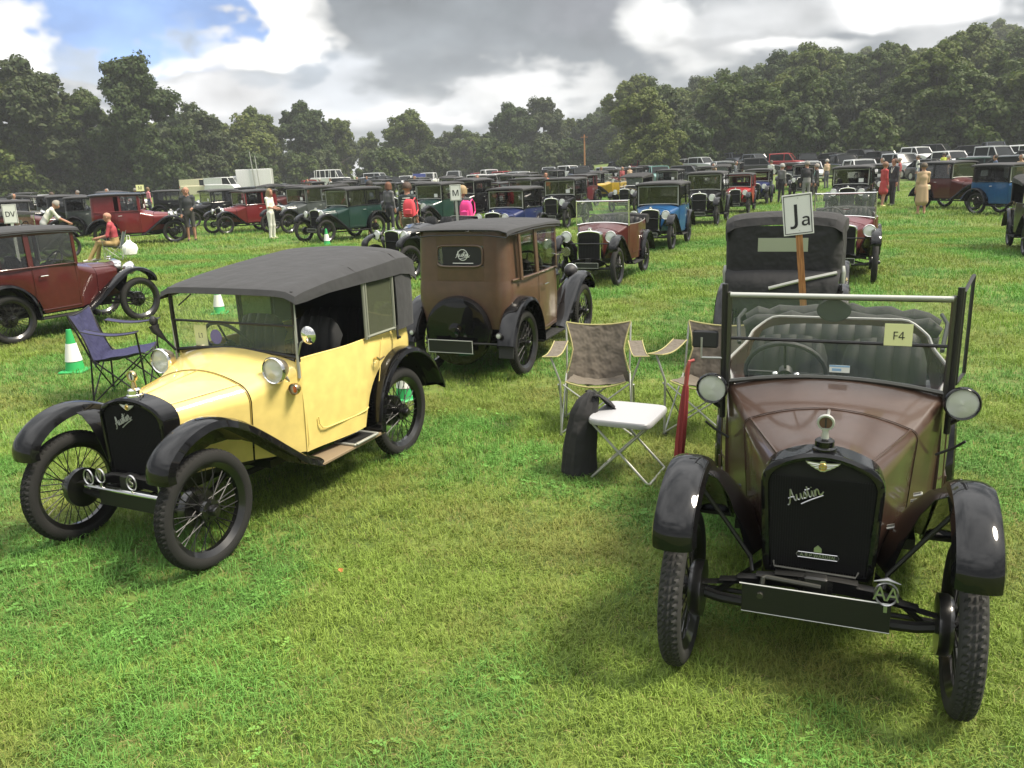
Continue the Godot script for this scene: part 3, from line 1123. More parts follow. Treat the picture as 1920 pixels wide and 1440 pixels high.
func club_badge(t: Node3D, called: String, at: Vector3, r: float, words: String) -> void:
	var g := Node3D.new()
	g.name = called
	t.add_child(g, true)
	g.position = at
	part(g, "ring", built(called + "%f" % r, func(b):
		b.lathe([Vector2(r * 0.82, -0.003), Vector2(r * 0.91, 0.003), Vector2(r, -0.003)], 24, Transform3D(Basis(Vector3(1, 0, 0), Vector3(0, 0, 1), Vector3(0, -1, 0)).scaled(Vector3(0.85, 1.0, 1.0)), Vector3.ZERO), true)
		b.box(Vector3(0, -r * 1.2, 0), Vector3(0.012, r * 0.5, 0.006))
		if words == "AA":
			b.tube([Vector3(-r * 0.9, r * 0.95, 0), Vector3(-r * 0.3, r * 1.12, 0), Vector3(0, r * 1.2, 0), Vector3(r * 0.3, r * 1.12, 0), Vector3(r * 0.9, r * 0.95, 0)], [0.002, 0.006, 0.008, 0.006, 0.002], 6)), M.steel)
	if words:
		text(g, "letters", words, r * 1.05, Transform3D(Basis(), Vector3(0, 0, 0)), M.steel, "Droid Sans", 0.005)


func number_plate(t: Node3D, at: Vector3, w: float, h: float, turn := 0.0, border := true) -> void:
	var g := Node3D.new()
	g.name = "number_plate"
	t.add_child(g, true)
	g.position = at
	g.rotation.y = deg_to_rad(turn)
	part(g, "plate", built("plate%f%f" % [w, h], func(b): b.box(Vector3.ZERO, Vector3(w, h, 0.006), 0.002)), M.plate_black if border else M.chassis)
	if border:
		part(g, "border", built("border%f%f" % [w, h], func(b):
			for s in [-1.0, 1.0]:
				b.box(Vector3(0, s * (h * 0.5 - 0.006), 0.0045), Vector3(w - 0.004, 0.005, 0.003))
				b.box(Vector3(s * (w * 0.5 - 0.006), 0, 0.0045), Vector3(0.005, h - 0.018, 0.003))), M.white_line)


func chassis(t: Node3D, lod: int) -> void:
	part(t, "front_axle", built("axle%d" % lod, func(b):
		b.tube([Vector3(0.50, 0.33, 0), Vector3(0.36, 0.30, 0), Vector3(0, 0.285, 0), Vector3(-0.36, 0.30, 0), Vector3(-0.50, 0.33, 0)], 0.022, 8)
		b.tube([Vector3(0.46, 0.27, -0.12), Vector3(-0.46, 0.27, -0.12)], 0.011, 6)
		for s in [-1.0, 1.0]:
			b.tube([Vector3(0.47 * s, 0.25, 0), Vector3(0.47 * s, 0.41, 0)], 0.022, 8)
			b.tube([Vector3(0.40 * s, 0.30, 0), Vector3(0.05 * s, 0.30, -0.75)], 0.014, 6)
			b.box(Vector3(0.455 * s, 0.27, -0.07), Vector3(0.02, 0.03, 0.14))), M.chassis)
	part(t, "leaf_spring", built("spring%d" % lod, func(b):
		for k in 5:
			var w := 0.43 - k * 0.07
			var y := 0.375 + k * 0.012
			var pts := []
			for i in 9:
				var u := i / 8.0 * 2.0 - 1.0
				pts.append(Vector3(u * w, y + 0.045 * (1.0 - u * u * w * w / 0.185), 0.03))
			b.tube(pts, 0.0058, 4, 3, 4.0)
		b.box(Vector3(0, 0.43, 0.03), Vector3(0.09, 0.09, 0.06), 0.008)), M.chassis)
	part(t, "chassis", built("chassis", func(b):
		for s in [-1.0, 1.0]:
			b.loft([PackedVector3Array([Vector3(0.02 * s, 0.46, 0.05), Vector3(0.06 * s, 0.46, 0.05), Vector3(0.06 * s, 0.39, 0.05), Vector3(0.02 * s, 0.39, 0.05)]), PackedVector3Array([Vector3(0.20 * s, 0.42, -0.6), Vector3(0.26 * s, 0.42, -0.6), Vector3(0.26 * s, 0.34, -0.6), Vector3(0.20 * s, 0.34, -0.6)]), PackedVector3Array([Vector3(0.30 * s, 0.38, -2.1), Vector3(0.36 * s, 0.38, -2.1), Vector3(0.36 * s, 0.30, -2.1), Vector3(0.30 * s, 0.30, -2.1)])])
		b.box(Vector3(0, 0.34, -1.35), Vector3(0.78, 0.05, 1.4))
		b.box(Vector3(0, 0.40, -0.45), Vector3(0.22, 0.26, 0.5), 0.03)
		b.tube([Vector3(0.5, 0.33, -1.905), Vector3(0.14, 0.33, -1.905), Vector3(0.1, 0.33, -1.905), Vector3(-0.1, 0.33, -1.905), Vector3(-0.14, 0.33, -1.905), Vector3(-0.5, 0.33, -1.905)], [0.03, 0.035, 0.10, 0.10, 0.035, 0.03], 10)
		b.tube([Vector3(0.18, 0.26, -0.5), Vector3(0.2, 0.24, -1.6), Vector3(0.22, 0.24, -2.3)], 0.02, 8)), M.chassis)


func front_wings(t: Node3D, high: float, m: Material, lod: int) -> void:
	# high: how far the crown stands above the ground
	var d := high - 0.80
	var path := [Vector2(0.262, 0.575 + d), Vector2(0.262, 0.63 + d), Vector2(0.225, 0.69 + d), Vector2(0.13, 0.755 + d), Vector2(0.0, 0.792 + d), Vector2(-0.13, 0.785 + d), Vector2(-0.28, 0.72 + d * 0.8), Vector2(-0.45, 0.60 + d * 0.5), Vector2(-0.62, 0.465 + d * 0.3), Vector2(-0.78, 0.345), Vector2(-0.90, 0.292)]
	for s in [-1.0, 1.0]:
		var w := part(t, "front_wing", built("fwing%f%f" % [high, s], func(b): wing(b, path, 0.425 * s, (0.605 if high < 0.82 else 0.588) * s, 0.030, 0.022)), m)
		part(w, "valance", built("fval%f%f" % [high, s], func(b):
			var rows := []
			for k in [[-0.02, 0.782 + d, 0.36], [-0.13, 0.775 + d, 0.32], [-0.28, 0.71 + d * 0.8, 0.33], [-0.45, 0.59 + d * 0.5, 0.36], [-0.62, 0.455 + d * 0.3, 0.38], [-0.80, 0.33, 0.40]]:
				var r := PackedVector3Array()
				for j in 5:
					var u := j / 4.0
					r.append(Vector3(s * lerpf(0.432, k[2] - 0.10, u), lerpf(k[1], minf(k[1] - 0.02, 0.46), u * u), k[0] - 0.04 * u))
				rows.append(r)
			b.shell(rows, 0.004)), m)


func rear_wings(t: Node3D, m: Material) -> void:
	var path := [Vector2(-1.545, 0.29), Vector2(-1.555, 0.40), Vector2(-1.59, 0.53), Vector2(-1.67, 0.66), Vector2(-1.79, 0.755), Vector2(-1.93, 0.79), Vector2(-2.08, 0.765), Vector2(-2.21, 0.69), Vector2(-2.31, 0.59), Vector2(-2.38, 0.48), Vector2(-2.42, 0.40)]
	for s in [-1.0, 1.0]:
		part(t, "rear_wing", built("rwing%f" % s, func(b):
			wing(b, path, 0.44 * s, 0.625 * s, 0.022, 0.016)
			var rows := []
			for p in path:
				var q: Vector2 = p
				rows.append(PackedVector3Array([Vector3(0.445 * s, q.y - 0.004, q.x), Vector3(0.445 * s, lerpf(q.y, 0.40, 0.55), lerpf(q.x, -1.905, 0.3))]))
			b.shell(rows, 0.004)), m)


func running_boards(t: Node3D, m: Material, plate: bool) -> void:
	for s in [-1.0, 1.0]:
		var r := part(t, "running_board", built("board%f" % s, func(b): b.box(Vector3(0.515 * s, 0.283, -1.225), Vector3(0.175, 0.022, 0.70), 0.005)), m)
		if plate:
			var p := part(r, "step_plate", built("step%f" % s, func(b):
				for z in [-1.22, -1.48]:
					b.box(Vector3(0.525 * s, 0.302, z), Vector3(0.17, 0.014, 0.022), 0.003)
				for x in [0.445, 0.605]:
					b.box(Vector3(x * s, 0.302, -1.35), Vector3(0.022, 0.014, 0.235), 0.003)), M.dull_steel)
			p.name = "step_frame"
			part(r, "step_tread", built("tread%f" % s, func(b):
				b.box(Vector3(0.525 * s, 0.298, -1.35), Vector3(0.14, 0.008, 0.24))
				for k in 9:
					b.box(Vector3(0.525 * s, 0.303, -1.45 + k * 0.025), Vector3(0.136, 0.004, 0.008))), M.rubber)


func steering(t: Node3D, at: Vector3, tilt: float) -> void:
	var g := Node3D.new()
	g.name = "steering_wheel"
	t.add_child(g, true)
	g.position = at
	g.rotation.x = deg_to_rad(tilt)
	part(g, "rim", built("steer_rim", func(b):
		var pts := []
		for k in 29:
			pts.append(Vector3(cos(TAU * k / 28), 0, sin(TAU * k / 28)) * 0.19)
		b.tube(pts, 0.012, 8, 0)), M.print_black)
	part(g, "spoke", built("steer_spoke", func(b):
		for k in 4:
			b.tube([Vector3.ZERO, Vector3(cos(TAU * k / 4), 0, sin(TAU * k / 4)) * 0.188], 0.007, 5)
		b.tube([Vector3(0, 0.02, 0), Vector3(0, -0.02, 0)], 0.035, 12)), M.chassis)
	part(g, "column", built("steer_column", func(b): b.tube([Vector3(0, -0.02, 0), Vector3(0, -0.6, 0)], 0.016, 8)), M.chassis)


func seats(t: Node3D, lod: int) -> void:
	if lod > 1:
		part(t, "seat", built("seat_plain", func(b):
			for x in [-0.24, 0.24]:
				b.box(Vector3(x, 0.75, -1.42), Vector3(0.4, 0.6, 0.12), 0.05)
				b.box(Vector3(x, 0.5, -1.2), Vector3(0.4, 0.16, 0.42), 0.04)), M.black_leather)
		return
	for x in [-0.235, 0.235]:
		part(t, "front_seat", built("fseat%f" % x, func(b):
			pleats(b, 0.40, 0.56, 5, 0.12, Transform3D(Basis(Vector3.RIGHT, -0.14), Vector3(x, 0.57, -1.30)))
			b.box(Vector3(x, 0.52, -1.13), Vector3(0.40, 0.14, 0.42), 0.05)), M.black_leather)
	part(t, "rear_seat", built("rseat", func(b):
		pleats(b, 0.92, 0.40, 10, 0.10, Transform3D(Basis(Vector3.RIGHT, -0.12), Vector3(0, 0.66, -2.02)), 0.02)
		b.box(Vector3(0, 0.60, -1.86), Vector3(0.86, 0.16, 0.30), 0.05)), M.black_leather)


func tub_low(x: float, z: float) -> float:
	return wheel_arch(z, 0.355, 0.44) if absf(x) > 0.40 else 0.52


func hood(t: Node3D, m: Material, lod: int) -> void:
	# the raised top: a cloth stretched over bows, the quarters wrapped round the tail
	part(t, "hood_top", built("hood_top", func(b):
		var rows := []
		# z, height at the middle, half width, drop of the side flap
		for k in [[-0.835, 1.345, 0.54, 0.0, 0.1], [-0.85, 1.378, 0.545, 0.03, 0.15], [-0.92, 1.398, 0.55, 0.045, 0.2], [-1.15, 1.436, 0.555, 0.055, 0.4], [-1.42, 1.472, 0.565, 0.075, 0.7], [-1.50, 1.482, 0.565, 0.08, 0.8], [-1.75, 1.508, 0.565, 0.10, 1.0], [-1.97, 1.522, 0.56, 0.11, 1.0], [-2.10, 1.514, 0.55, 0.12, 1.0], [-2.19, 1.48, 0.535, 0.12, 1.0], [-2.225, 1.41, 0.525, 0.08, 1.0]]:
			var r := PackedVector3Array()
			r.append(Vector3(k[2] + 0.004, k[1] - 0.045 - 0.03 * k[4] - k[3], k[0]))
			r.append(Vector3(k[2] + 0.003, k[1] - 0.045 - 0.03 * k[4] - k[3] * 0.4, k[0]))
			for i in 17:
				var u := 1.0 - i / 8.0
				var sag := 0.0
				r.append(Vector3(k[2] * u, k[1] - (0.035 * u * u + 0.012 * pow(absf(u), 10.0)) * k[4] - 0.03 * pow(absf(u), 12.0) - sag, k[0]))
			r.append(Vector3(-k[2] - 0.003, k[1] - 0.045 - 0.03 * k[4] - k[3] * 0.4, k[0]))
			r.append(Vector3(-k[2] - 0.004, k[1] - 0.045 - 0.03 * k[4] - k[3], k[0]))
			rows.append(r)
		b.shell(rows, 0.006)), m)
	part(t, "hood_quarter", built("hood_quarter", func(b):
		var p := plan(-1.90, 0.562, 0.562, -2.225, 0.54, 0.12, 6)
		wall(b, p, func(_x, _z): return 0.945, func(x, z): return 1.40 - (0.06 if z > -1.95 else 0.0), 0.004, 0.0, 5, 0.008)), m)
	part(t, "hood_bow", built("hood_bow", func(b):
		for z in [-1.12, -1.55, -2.0]:
			b.tube([Vector3(0.52, 1.34, z), Vector3(0.40, 1.385, z), Vector3(0, 1.41, z), Vector3(-0.40, 1.385, z), Vector3(-0.52, 1.34, z)], 0.012, 6)), M.dark_lining)
	part(t, "hood_window", built("hood_window", func(b): b.box(Vector3(0, 1.22, -2.229), Vector3(0.46, 0.13, 0.004), 0.001)), M.celluloid_bright)


func windscreen(t: Node3D, w: float, low: float, high: float, frame: Material, rail: float, pane: Material, arc: float) -> void:
	var g := Node3D.new()
	g.name = "windscreen"
	t.add_child(g, true)
	var z := -0.875
	var key := "%f%f%f" % [w, low, high]
	for s in [-1.0, 1.0]:
		part(g, "post", built("wpost%f%s" % [s, key], func(b): b.box(Vector3(w * s, (low + high) / 2, z), Vector3(0.024, high - low + 0.06, 0.026), 0.006)), frame)
	part(g, "top_rail", built("wtop" + key, func(b): b.tube([Vector3(w - 0.01, high + 0.012, z), Vector3(-w + 0.01, high + 0.012, z)], 0.014, 8)), frame)
	part(g, "bottom_rail", built("wbot" + key, func(b):
		var pts := []
		for k in 9:
			var u := k / 4.0 - 1.0
			pts.append(Vector3(u * (w - 0.01), low + arc * (1.0 - u * u), z))
		b.tube(pts, 0.012, 6)), frame)
	if rail > 0.0:
		part(g, "middle_rail", built("wmid%f%s" % [rail, key], func(b): b.tube([Vector3(w - 0.01, rail, z), Vector3(-w + 0.01, rail, z)], 0.008, 6)), M.chassis)
	part(g, "pane", built("wpane" + key, func(b): b.box(Vector3(0, (low + high) / 2 + arc * 0.4, z), Vector3(2 * w - 0.03, high - low - arc * 0.8, 0.004))), pane)


func base_car(t: Node3D, lod: int, black: Material) -> void:
	chassis(t, lod)
	for s in [-1.0, 1.0]:
		wheel(t, Vector3(0.512 * s, 0.33, 0), lod, s)
		wheel(t, Vector3(0.512 * s, 0.33, -1.905), lod, s)
	rear_wings(t, black)


func tourer(t: Node3D, style: String, body: Material, black: Material, lod: int, hooded: bool, shell: Material) -> void:
	# an open four-seater; style "open" has the taller bonnet
	base_car(t, lod, black)
	radiator(t, style, shell, lod)
	var sec := bonnet_at(style)
	var bn := part(t, "bonnet", built("bonnet" + style, func(b): b.loft(sec.slice(0, 3), false, 0)), body)
	part(bn, "hinge", built("hinge" + style, func(b):
		for u in [0, 1, 2]:
			var a: Vector3 = sec[0][[15, 10, 20][u]]
			var c: Vector3 = sec[2][[15, 10, 20][u]]
			b.tube([a + Vector3(0, 0.002, 0), c + Vector3(0, 0.002, 0)], 0.006 if style == "open" else 0.004, 5)
		var edge := []
		for k in range(2, 29):
			edge.append(sec[2][k] * Vector3(1.003, 1.001, 1))
		b.tube(edge, 0.0045, 5)), M.hinge_line if hooded else body)
	part(t, "scuttle", built("scuttle" + style, func(b): b.loft(sec.slice(3), false, 0)), body)
	front_wings(t, 0.845 if style == "open" else 0.80, black, lod)
	var rise := 1.07 if style == "open" else 0.955
	var side := 0.975 if style == "open" else 0.945
	var high := func(x, z): return lerpf(side, rise, smoothstep(-1.75, -2.15, z) * smoothstep(0.56, 0.36, absf(x)))
	var p := plan(-0.88, 0.49 if style != "open" else 0.465, 0.545, -2.20, 0.50, 0.15, 30)
	part(t, "body", built("tub" + style, func(b): wall(b, p, func(x, z): return tub_low(x, z), high, 0.012, 0.0, 7, 0.02)), body)
	part(t, "body_rim", built("rim" + style, func(b):
		var pts := []
		for q in p:
			pts.append(Vector3(q.x * 0.985, high.call(q.x, q.y) + 0.004, q.y * 0.998))
		b.tube(pts, 0.0075, 6)), M.beading if style == "open" and not hooded else body)
	part(t, "floor", built("floor", func(b):
		b.box(Vector3(0, 0.40, -1.4), Vector3(0.9, 0.03, 1.2))
		b.box(Vector3(0, 0.55, -2.02), Vector3(0.84, 0.04, 0.3))
		b.box(Vector3(0, 0.62, -0.72), Vector3(0.74, 0.46, 0.02))), M.dark_lining)
	part(t, "dashboard", built("dash" + style, func(b): b.box(Vector3(0, side - 0.06, -0.90), Vector3(0.88, 0.13, 0.02), 0.005)), M.print_black)
	seats(t, lod)
	steering(t, Vector3(-0.22, side + 0.02, -1.06), -62.0)
	for s in [-1.0, 1.0]:
		var d := part(t, "door", built("door%s%f" % [style, s], func(b):
			var zs := []
			for k in 9:
				zs.append(lerpf(-0.905, -1.53, k / 8.0))
			# the shut line and the swage along the foot of the door
			b.tube([Vector3(s * 0.494, side - 0.02, -0.895), Vector3(s * 0.502, 0.40, -0.895)], 0.003, 4)
			b.tube([Vector3(s * 0.520, 0.56, -0.985), Vector3(s * 0.521, 0.51, -0.99), Vector3(s * 0.524, 0.482, -1.01), Vector3(s * 0.527, 0.47, -1.05), Vector3(s * 0.543, 0.47, -1.2), Vector3(s * 0.552, 0.47, -1.36), Vector3(s * 0.556, 0.475, -1.44), Vector3(s * 0.557, 0.49, -1.47)], 0.0045, 6)
			b.tube([Vector3(s * 0.545, side - 0.02, -1.72), Vector3(s * 0.553, 0.62, -1.62)], 0.003, 4)), body)
		part(d, "handle", built("dhandle%f" % s, func(b):
			b.tube([Vector3(s * 0.545, 0.80, -1.60), Vector3(s * 0.585, 0.80, -1.60)], 0.008, 6)
			b.tube([Vector3(s * 0.585, 0.82, -1.57), Vector3(s * 0.588, 0.795, -1.60), Vector3(s * 0.586, 0.805, -1.66)], [0.006, 0.009, 0.006], 6)), M.brass if hooded else M.steel)


func saloon(t: Node3D, body: Material, upper: Material, roof: Material, black: Material, lod: int, shell: Material, van := false, trim: Material = null) -> void:
	base_car(t, lod, black)
	radiator(t, "saloon", shell, lod)
	var sec := bonnet_at("saloon")
	var bn := part(t, "bonnet", built("bonnetsaloon", func(b): b.loft(sec.slice(0, 3), false, 0)), body)
	part(bn, "hinge", built("hingesaloon", func(b):
		for u in [15, 10, 20]:
			b.tube([sec[0][u] + Vector3(0, 0.002, 0), sec[2][u] + Vector3(0, 0.002, 0)], 0.005, 5)), body)
	part(t, "scuttle", built("scuttlesaloon", func(b): b.loft(sec.slice(3), false, 0)), body)
	front_wings(t, 0.80, black, lod)
	running_boards(t, M.rubber, false)
	var p := plan(-0.88, 0.50, 0.545, -2.22, 0.495, 0.13, 26)
	part(t, "body", built("tubsaloon", func(b): wall(b, p, func(x, z): return tub_low(x, z), func(_x, _z): return 0.985, 0.014, 0.0, 7, 0.02)), body)
	# above the waist: posts, quarters round the tail, a rail over the windows
	part(t, "upper_body", built("upper%s" % van, func(b):
		var q := p.slice(0 if van else 21, p.size() if van else p.size() - 21)
		if van:
			q = p.slice(14, p.size() - 14)
		var n := q.size()
		var l := []
		var mid := []
		for v in q:
			if v.x > 0.235 or (v.y > -2.1 and v.x > 0.0):
				l.append(v)
			elif absf(v.x) <= 0.235:
				mid.append(v)
		l.append(Vector2(0.25, -2.22))
		wall(b, l, func(_x, _z): return 0.985, func(_x, _z): return 1.46, 0.0, 0.025, 6, 0.02)
		var rr := []
		for v in l:
			rr.append(Vector2(-v.x, v.y))
		rr.reverse()
		wall(b, rr, func(_x, _z): return 0.985, func(_x, _z): return 1.46, 0.0, 0.025, 6, 0.02)
		var m := [Vector2(0.25, -2.22), Vector2(0.1, -2.22), Vector2(-0.1, -2.22), Vector2(-0.25, -2.22)]
		b.box(Vector3(0, 1.058, -2.206), Vector3(0.5, 0.145, 0.02))
		b.box(Vector3(0, 1.393, -2.189), Vector3(0.5, 0.135, 0.02))
		for s in [-1.0, 1.0]:
			b.box(Vector3(0.515 * s, 1.435, -1.46), Vector3(0.02, 0.06, 1.16))
			if not van:
				b.box(Vector3(0.535 * s, 1.20, -1.545), Vector3(0.022, 0.46, 0.07), 0.004, Basis(Vector3.BACK, 0.045 * s))
				b.box(Vector3(0.535 * s, 1.20, -1.97), Vector3(0.022, 0.46, 0.05), 0.004, Basis(Vector3.BACK, 0.045 * s))
			else:
				b.box(Vector3(0.535 * s, 1.20, -1.40), Vector3(0.022, 0.46, 0.06), 0.004, Basis(Vector3.BACK, 0.045 * s))
			b.box(Vector3(0.505 * s, 1.20, -0.90), Vector3(0.03, 0.48, 0.05), 0.008, Basis(Vector3.BACK, 0.02 * s))
		b.box(Vector3(0, 1.435, -0.90), Vector3(1.03, 0.055, 0.04))), upper)
	part(t, "rear_window", built("rearwin", func(b): b.box(Vector3(0, 1.228, -2.196), Vector3(0.49, 0.20, 0.005), 0.0, Basis(Vector3.RIGHT, -0.052))), M.screen_glass)
	part(t, "rear_window_frame", built("rearwinframe", func(b):
		var pts := []
		for k in 33:
			var a := TAU * k / 32.0
			pts.append(Vector3(signf(cos(a)) * pow(absf(cos(a)), 0.35) * 0.245, 1.228 + signf(sin(a)) * pow(absf(sin(a)), 0.35) * 0.10, -2.216 + 0.012 * sin(a) * 0.9))
		b.tube(pts, 0.010, 6, 0)), upper)
	for s in [-1.0, 1.0]:
		var w := [[-1.235, 0.57]] if van else [[-1.215, 0.565], [-1.76, 0.35]]
		if van:
			w = [[-1.15, 0.42]]
		for v in w:
			part(t, "side_window", built("swin%f%f" % [s, v[0]], func(b): b.box(Vector3(0.525 * s, 1.20, v[0]), Vector3(0.005, 0.42, v[1]), 0.0, Basis(Vector3.BACK, 0.045 * s))), M.saloon_glass)
		part(t, "waist_rail", built("waist%f" % s, func(b): b.tube([Vector3(0.515 * s, 0.985, -0.9), Vector3(0.552 * s, 0.988, -1.3), Vector3(0.55 * s, 0.988, -1.8), Vector3(0.505 * s, 0.985, -2.12)], 0.012, 6)), upper)
		var d := part(t, "door", built("sdoor%f" % s, func(b):
			b.tube([Vector3(s * 0.512, 0.96, -0.92), Vector3(s * 0.514, 0.40, -0.92)], 0.004, 4)
			b.tube([Vector3(s * 0.557, 0.96, -1.54), Vector3(s * 0.559, 0.50, -1.54)], 0.004, 4)
			b.tube([Vector3(s * 0.515, 0.40, -0.92), Vector3(s * 0.556, 0.40, -1.3), Vector3(s * 0.556, 0.40, -1.5)], 0.004, 4)), body)
		part(d, "handle", built("sdhandle%f" % s, func(b):
			b.tube([Vector3(s * 0.55, 0.86, -1.46), Vector3(s * 0.59, 0.86, -1.46)], 0.007, 6)
			b.tube([Vector3(s * 0.59, 0.86, -1.46), Vector3(s * 0.592, 0.862, -1.36)], 0.007, 6)), M.chrome)
	windscreen(t, 0.475, 0.99, 1.40, trim if trim else upper, 0.0, M.saloon_glass, 0.02)
	part(t, "roof", built("sroof", func(b):
		var rows := []
		for k in [[-0.80, 1.462, 0.53, 0.008], [-0.81, 1.488, 0.535, 0.012], [-0.95, 1.502, 0.545, 0.02], [-1.3, 1.518, 0.553, 0.026], [-1.7, 1.520, 0.553, 0.026], [-2.05, 1.508, 0.535, 0.018], [-2.2, 1.492, 0.515, 0.012], [-2.232, 1.472, 0.508, 0.008]]:
			var r := PackedVector3Array()
			r.append(Vector3(k[2] + 0.003, k[1] - 0.06, k[0]))
			for i in 15:
				var u := 1.0 - i / 7.0
				r.append(Vector3(k[2] * u, k[1] - k[3] * u * u - 0.022 * pow(absf(u), 10.0), k[0]))
			r.append(Vector3(-k[2] - 0.003, k[1] - 0.06, k[0]))
			rows.append(r)
		b.shell(rows, 0.012)), roof)
	part(t, "gutter", built("gutter", func(b):
		for s in [-1.0, 1.0]:
			b.tube([Vector3(0.536 * s, 1.415, -0.81), Vector3(0.560 * s, 1.442, -1.3), Vector3(0.560 * s, 1.445, -1.7), Vector3(0.522 * s, 1.425, -2.2)], 0.008, 5)
		b.tube([Vector3(0.51, 1.405, -2.236), Vector3(0.3, 1.428, -2.238), Vector3(0, 1.432, -2.238), Vector3(-0.3, 1.428, -2.238), Vector3(-0.51, 1.405, -2.236)], 0.007, 5)), roof)
	part(t, "floor", built("floor", func(b):
		b.box(Vector3(0, 0.40, -1.4), Vector3(0.9, 0.03, 1.2))
		b.box(Vector3(0, 0.55, -2.02), Vector3(0.84, 0.04, 0.3))
		b.box(Vector3(0, 0.62, -0.72), Vector3(0.74, 0.46, 0.02))), M.dark_lining)
	seats(t, maxi(lod, 1))
	steering(t, Vector3(-0.22, 0.98, -1.06), -62.0)


func front_cars() -> void:
	yellow_tourer()
	brown_tourer()
	brown_saloon()
	black_tourer()


func yellow_tourer() -> void:
	var t := thing("yellow_tourer", "pale yellow vintage tourer with raised dark grey canvas hood and black wings", "car", Vector3(-2.125, 0, -4.30), -25.6)
	tourer(t, "chummy", M.yellow_paint, M.black_paint, 0, true, M.black_paint)
	hood(t, M.hood_canvas, 0)
	running_boards(t, M.tan_rubber, true)
	windscreen(t, 0.50, 0.965, 1.345, M.chassis, 1.16, M.pane_glass, 0.03)
	motometer(t, 0.94, M.brass)
	winged_badge(t, Vector3(0, 0.845, -0.026), 0.055)
	part(t, "script_badge", built("script_y", func(b): script_word(b, Transform3D(Basis(Vector3.BACK, 0.42).scaled(Vector3.ONE * 0.085), Vector3(-0.12, 0.72, -0.030)), 0.0032)), M.dull_steel)
	# side curtain with two posts behind the open door
	for s in [-1.0, 1.0]:
		var c := part(t, "side_curtain", built("curtain%f" % s, func(b): b.box(Vector3(0.548 * s, 1.16, -1.71), Vector3(0.004, 0.40, 0.34))), M.celluloid)
		part(c, "post", built("curtain_post%f" % s, func(b):
			for z in [-1.52, -1.545, -1.87]:
				b.tube([Vector3(0.55 * s, 0.95, z), Vector3(0.555 * s, 1.40, z)], 0.011, 6)
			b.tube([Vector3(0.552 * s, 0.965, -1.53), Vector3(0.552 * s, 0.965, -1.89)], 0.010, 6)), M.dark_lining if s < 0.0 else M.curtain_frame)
		part(t, "hood_strap", built("hstrap%f" % s, func(b):
			b.box(Vector3(0.562 * s, 0.93, -1.885), Vector3(0.006, 0.10, 0.02))
			b.tube([Vector3(0.562 * s, 0.90, -1.885), Vector3(0.585 * s, 0.895, -1.885)], 0.009, 6)), M.print_black)
		headlamp(t, Vector3(0.46 * s, 0.925, -0.70), 0.080, M.lamp_bowl, M.chrome, 0)
		part(t, "lamp_bracket", built("ybracket%f" % s, func(b):
			b.tube([Vector3(0.46 * s, 0.90, -0.76), Vector3(0.47 * s, 0.84, -0.80), Vector3(0.44 * s, 0.80, -0.84)], 0.012, 6)
			b.tube([Vector3(0.502 * s, 0.84, -0.865), Vector3(0.505 * s, 1.325, -0.875)], 0.010, 6)), M.dull_steel)
		var side := headlamp(t, Vector3(0.515 * s, 0.79, -0.80), 0.036, M.brass, M.brass, 0, 0.0)
		side.name = "side_lamp"
		part(side, "amber_glass", built("amber", func(b): b.ball(Vector3(0.006, 0, 0.008), Vector3(0.020, 0.024, 0.012), 10, 6)), M.amber)
	part(t, "hood_seam", built("hoodseam", func(b):
		for k in [[-1.44, 1.4755, 0.565, 0.7], [-1.93, 1.5215, 0.562, 1.0]]:
			var pts := []
			for i in 25:
				var u := 1.0 - i / 12.0
				pts.append(Vector3(k[2] * u * 1.002, k[1] - (0.035 * u * u + 0.012 * pow(absf(u), 10.0)) * k[3] - 0.03 * pow(absf(u), 12.0), k[0]))
			b.tube(pts, 0.0045, 5)), M.black_canvas)
	part(t, "screen_wiper", built("ywiper", func(b): b.tube([Vector3(-0.30, 1.335, -0.862), Vector3(-0.42, 1.26, -0.862)], 0.005, 5)), M.print_black)
	# driving mirror on the near post and the horn bulb on the far one
	var mirror := Node3D.new()
	mirror.name = "door_mirror"
	t.add_child(mirror, true)
	part(mirror, "arm", built("ymirarm", func(b): b.tube([Vector3(0.505, 0.98, -0.87), Vector3(0.535, 1.06, -0.87), Vector3(0.59, 1.10, -0.88)], 0.006, 6)), M.steel)
	part(mirror, "glass", built("ymir", func(b): b.lathe([Vector2(0.001, 0.004), Vector2(0.050, 0.004), Vector2(0.056, -0.002), Vector2(0.04, -0.016), Vector2(0.001, -0.02)], 24, Transform3D(Basis(Vector3.RIGHT, -PI / 2), Vector3(0.60, 1.11, -0.87)))), M.chrome)
	part(t, "horn", built("yhorn", func(b):
		b.tube([Vector3(-0.50, 0.96, -0.86), Vector3(-0.545, 1.03, -0.83), Vector3(-0.59, 1.10, -0.80), Vector3(-0.60, 1.13, -0.80)], [0.008, 0.008, 0.028, 0.034], 10)
		b.ball(Vector3(-0.60, 1.16, -0.80), Vector3(0.026, 0.034, 0.026))), M.print_black)
	# badge bar
	part(t, "badge_bar", built("ybar", func(b):
		b.tube([Vector3(0.30, 0.40, 0.10), Vector3(-0.28, 0.40, 0.10)], 0.011, 8)
		for x in [-0.2, 0.2]:
			b.tube([Vector3(x, 0.40, 0.10), Vector3(x, 0.40, -0.02)], 0.009, 6)), M.chrome)
	club_badge(t, "club_badge", Vector3(-0.24, 0.455, 0.105), 0.048, "A")
	club_badge(t, "club_badge", Vector3(-0.14, 0.475, 0.105), 0.044, "V")
	club_badge(t, "club_badge", Vector3(0.10, 0.465, 0.105), 0.046, "S")
	club_badge(t, "club_badge", Vector3(0.36, 0.455, 0.105), 0.050, "RAC")
	part(t, "front_apron", built("yapron", func(b): b.box(Vector3(0, 0.33, 0.04), Vector3(0.50, 0.12, 0.02), 0.004)), M.chassis)
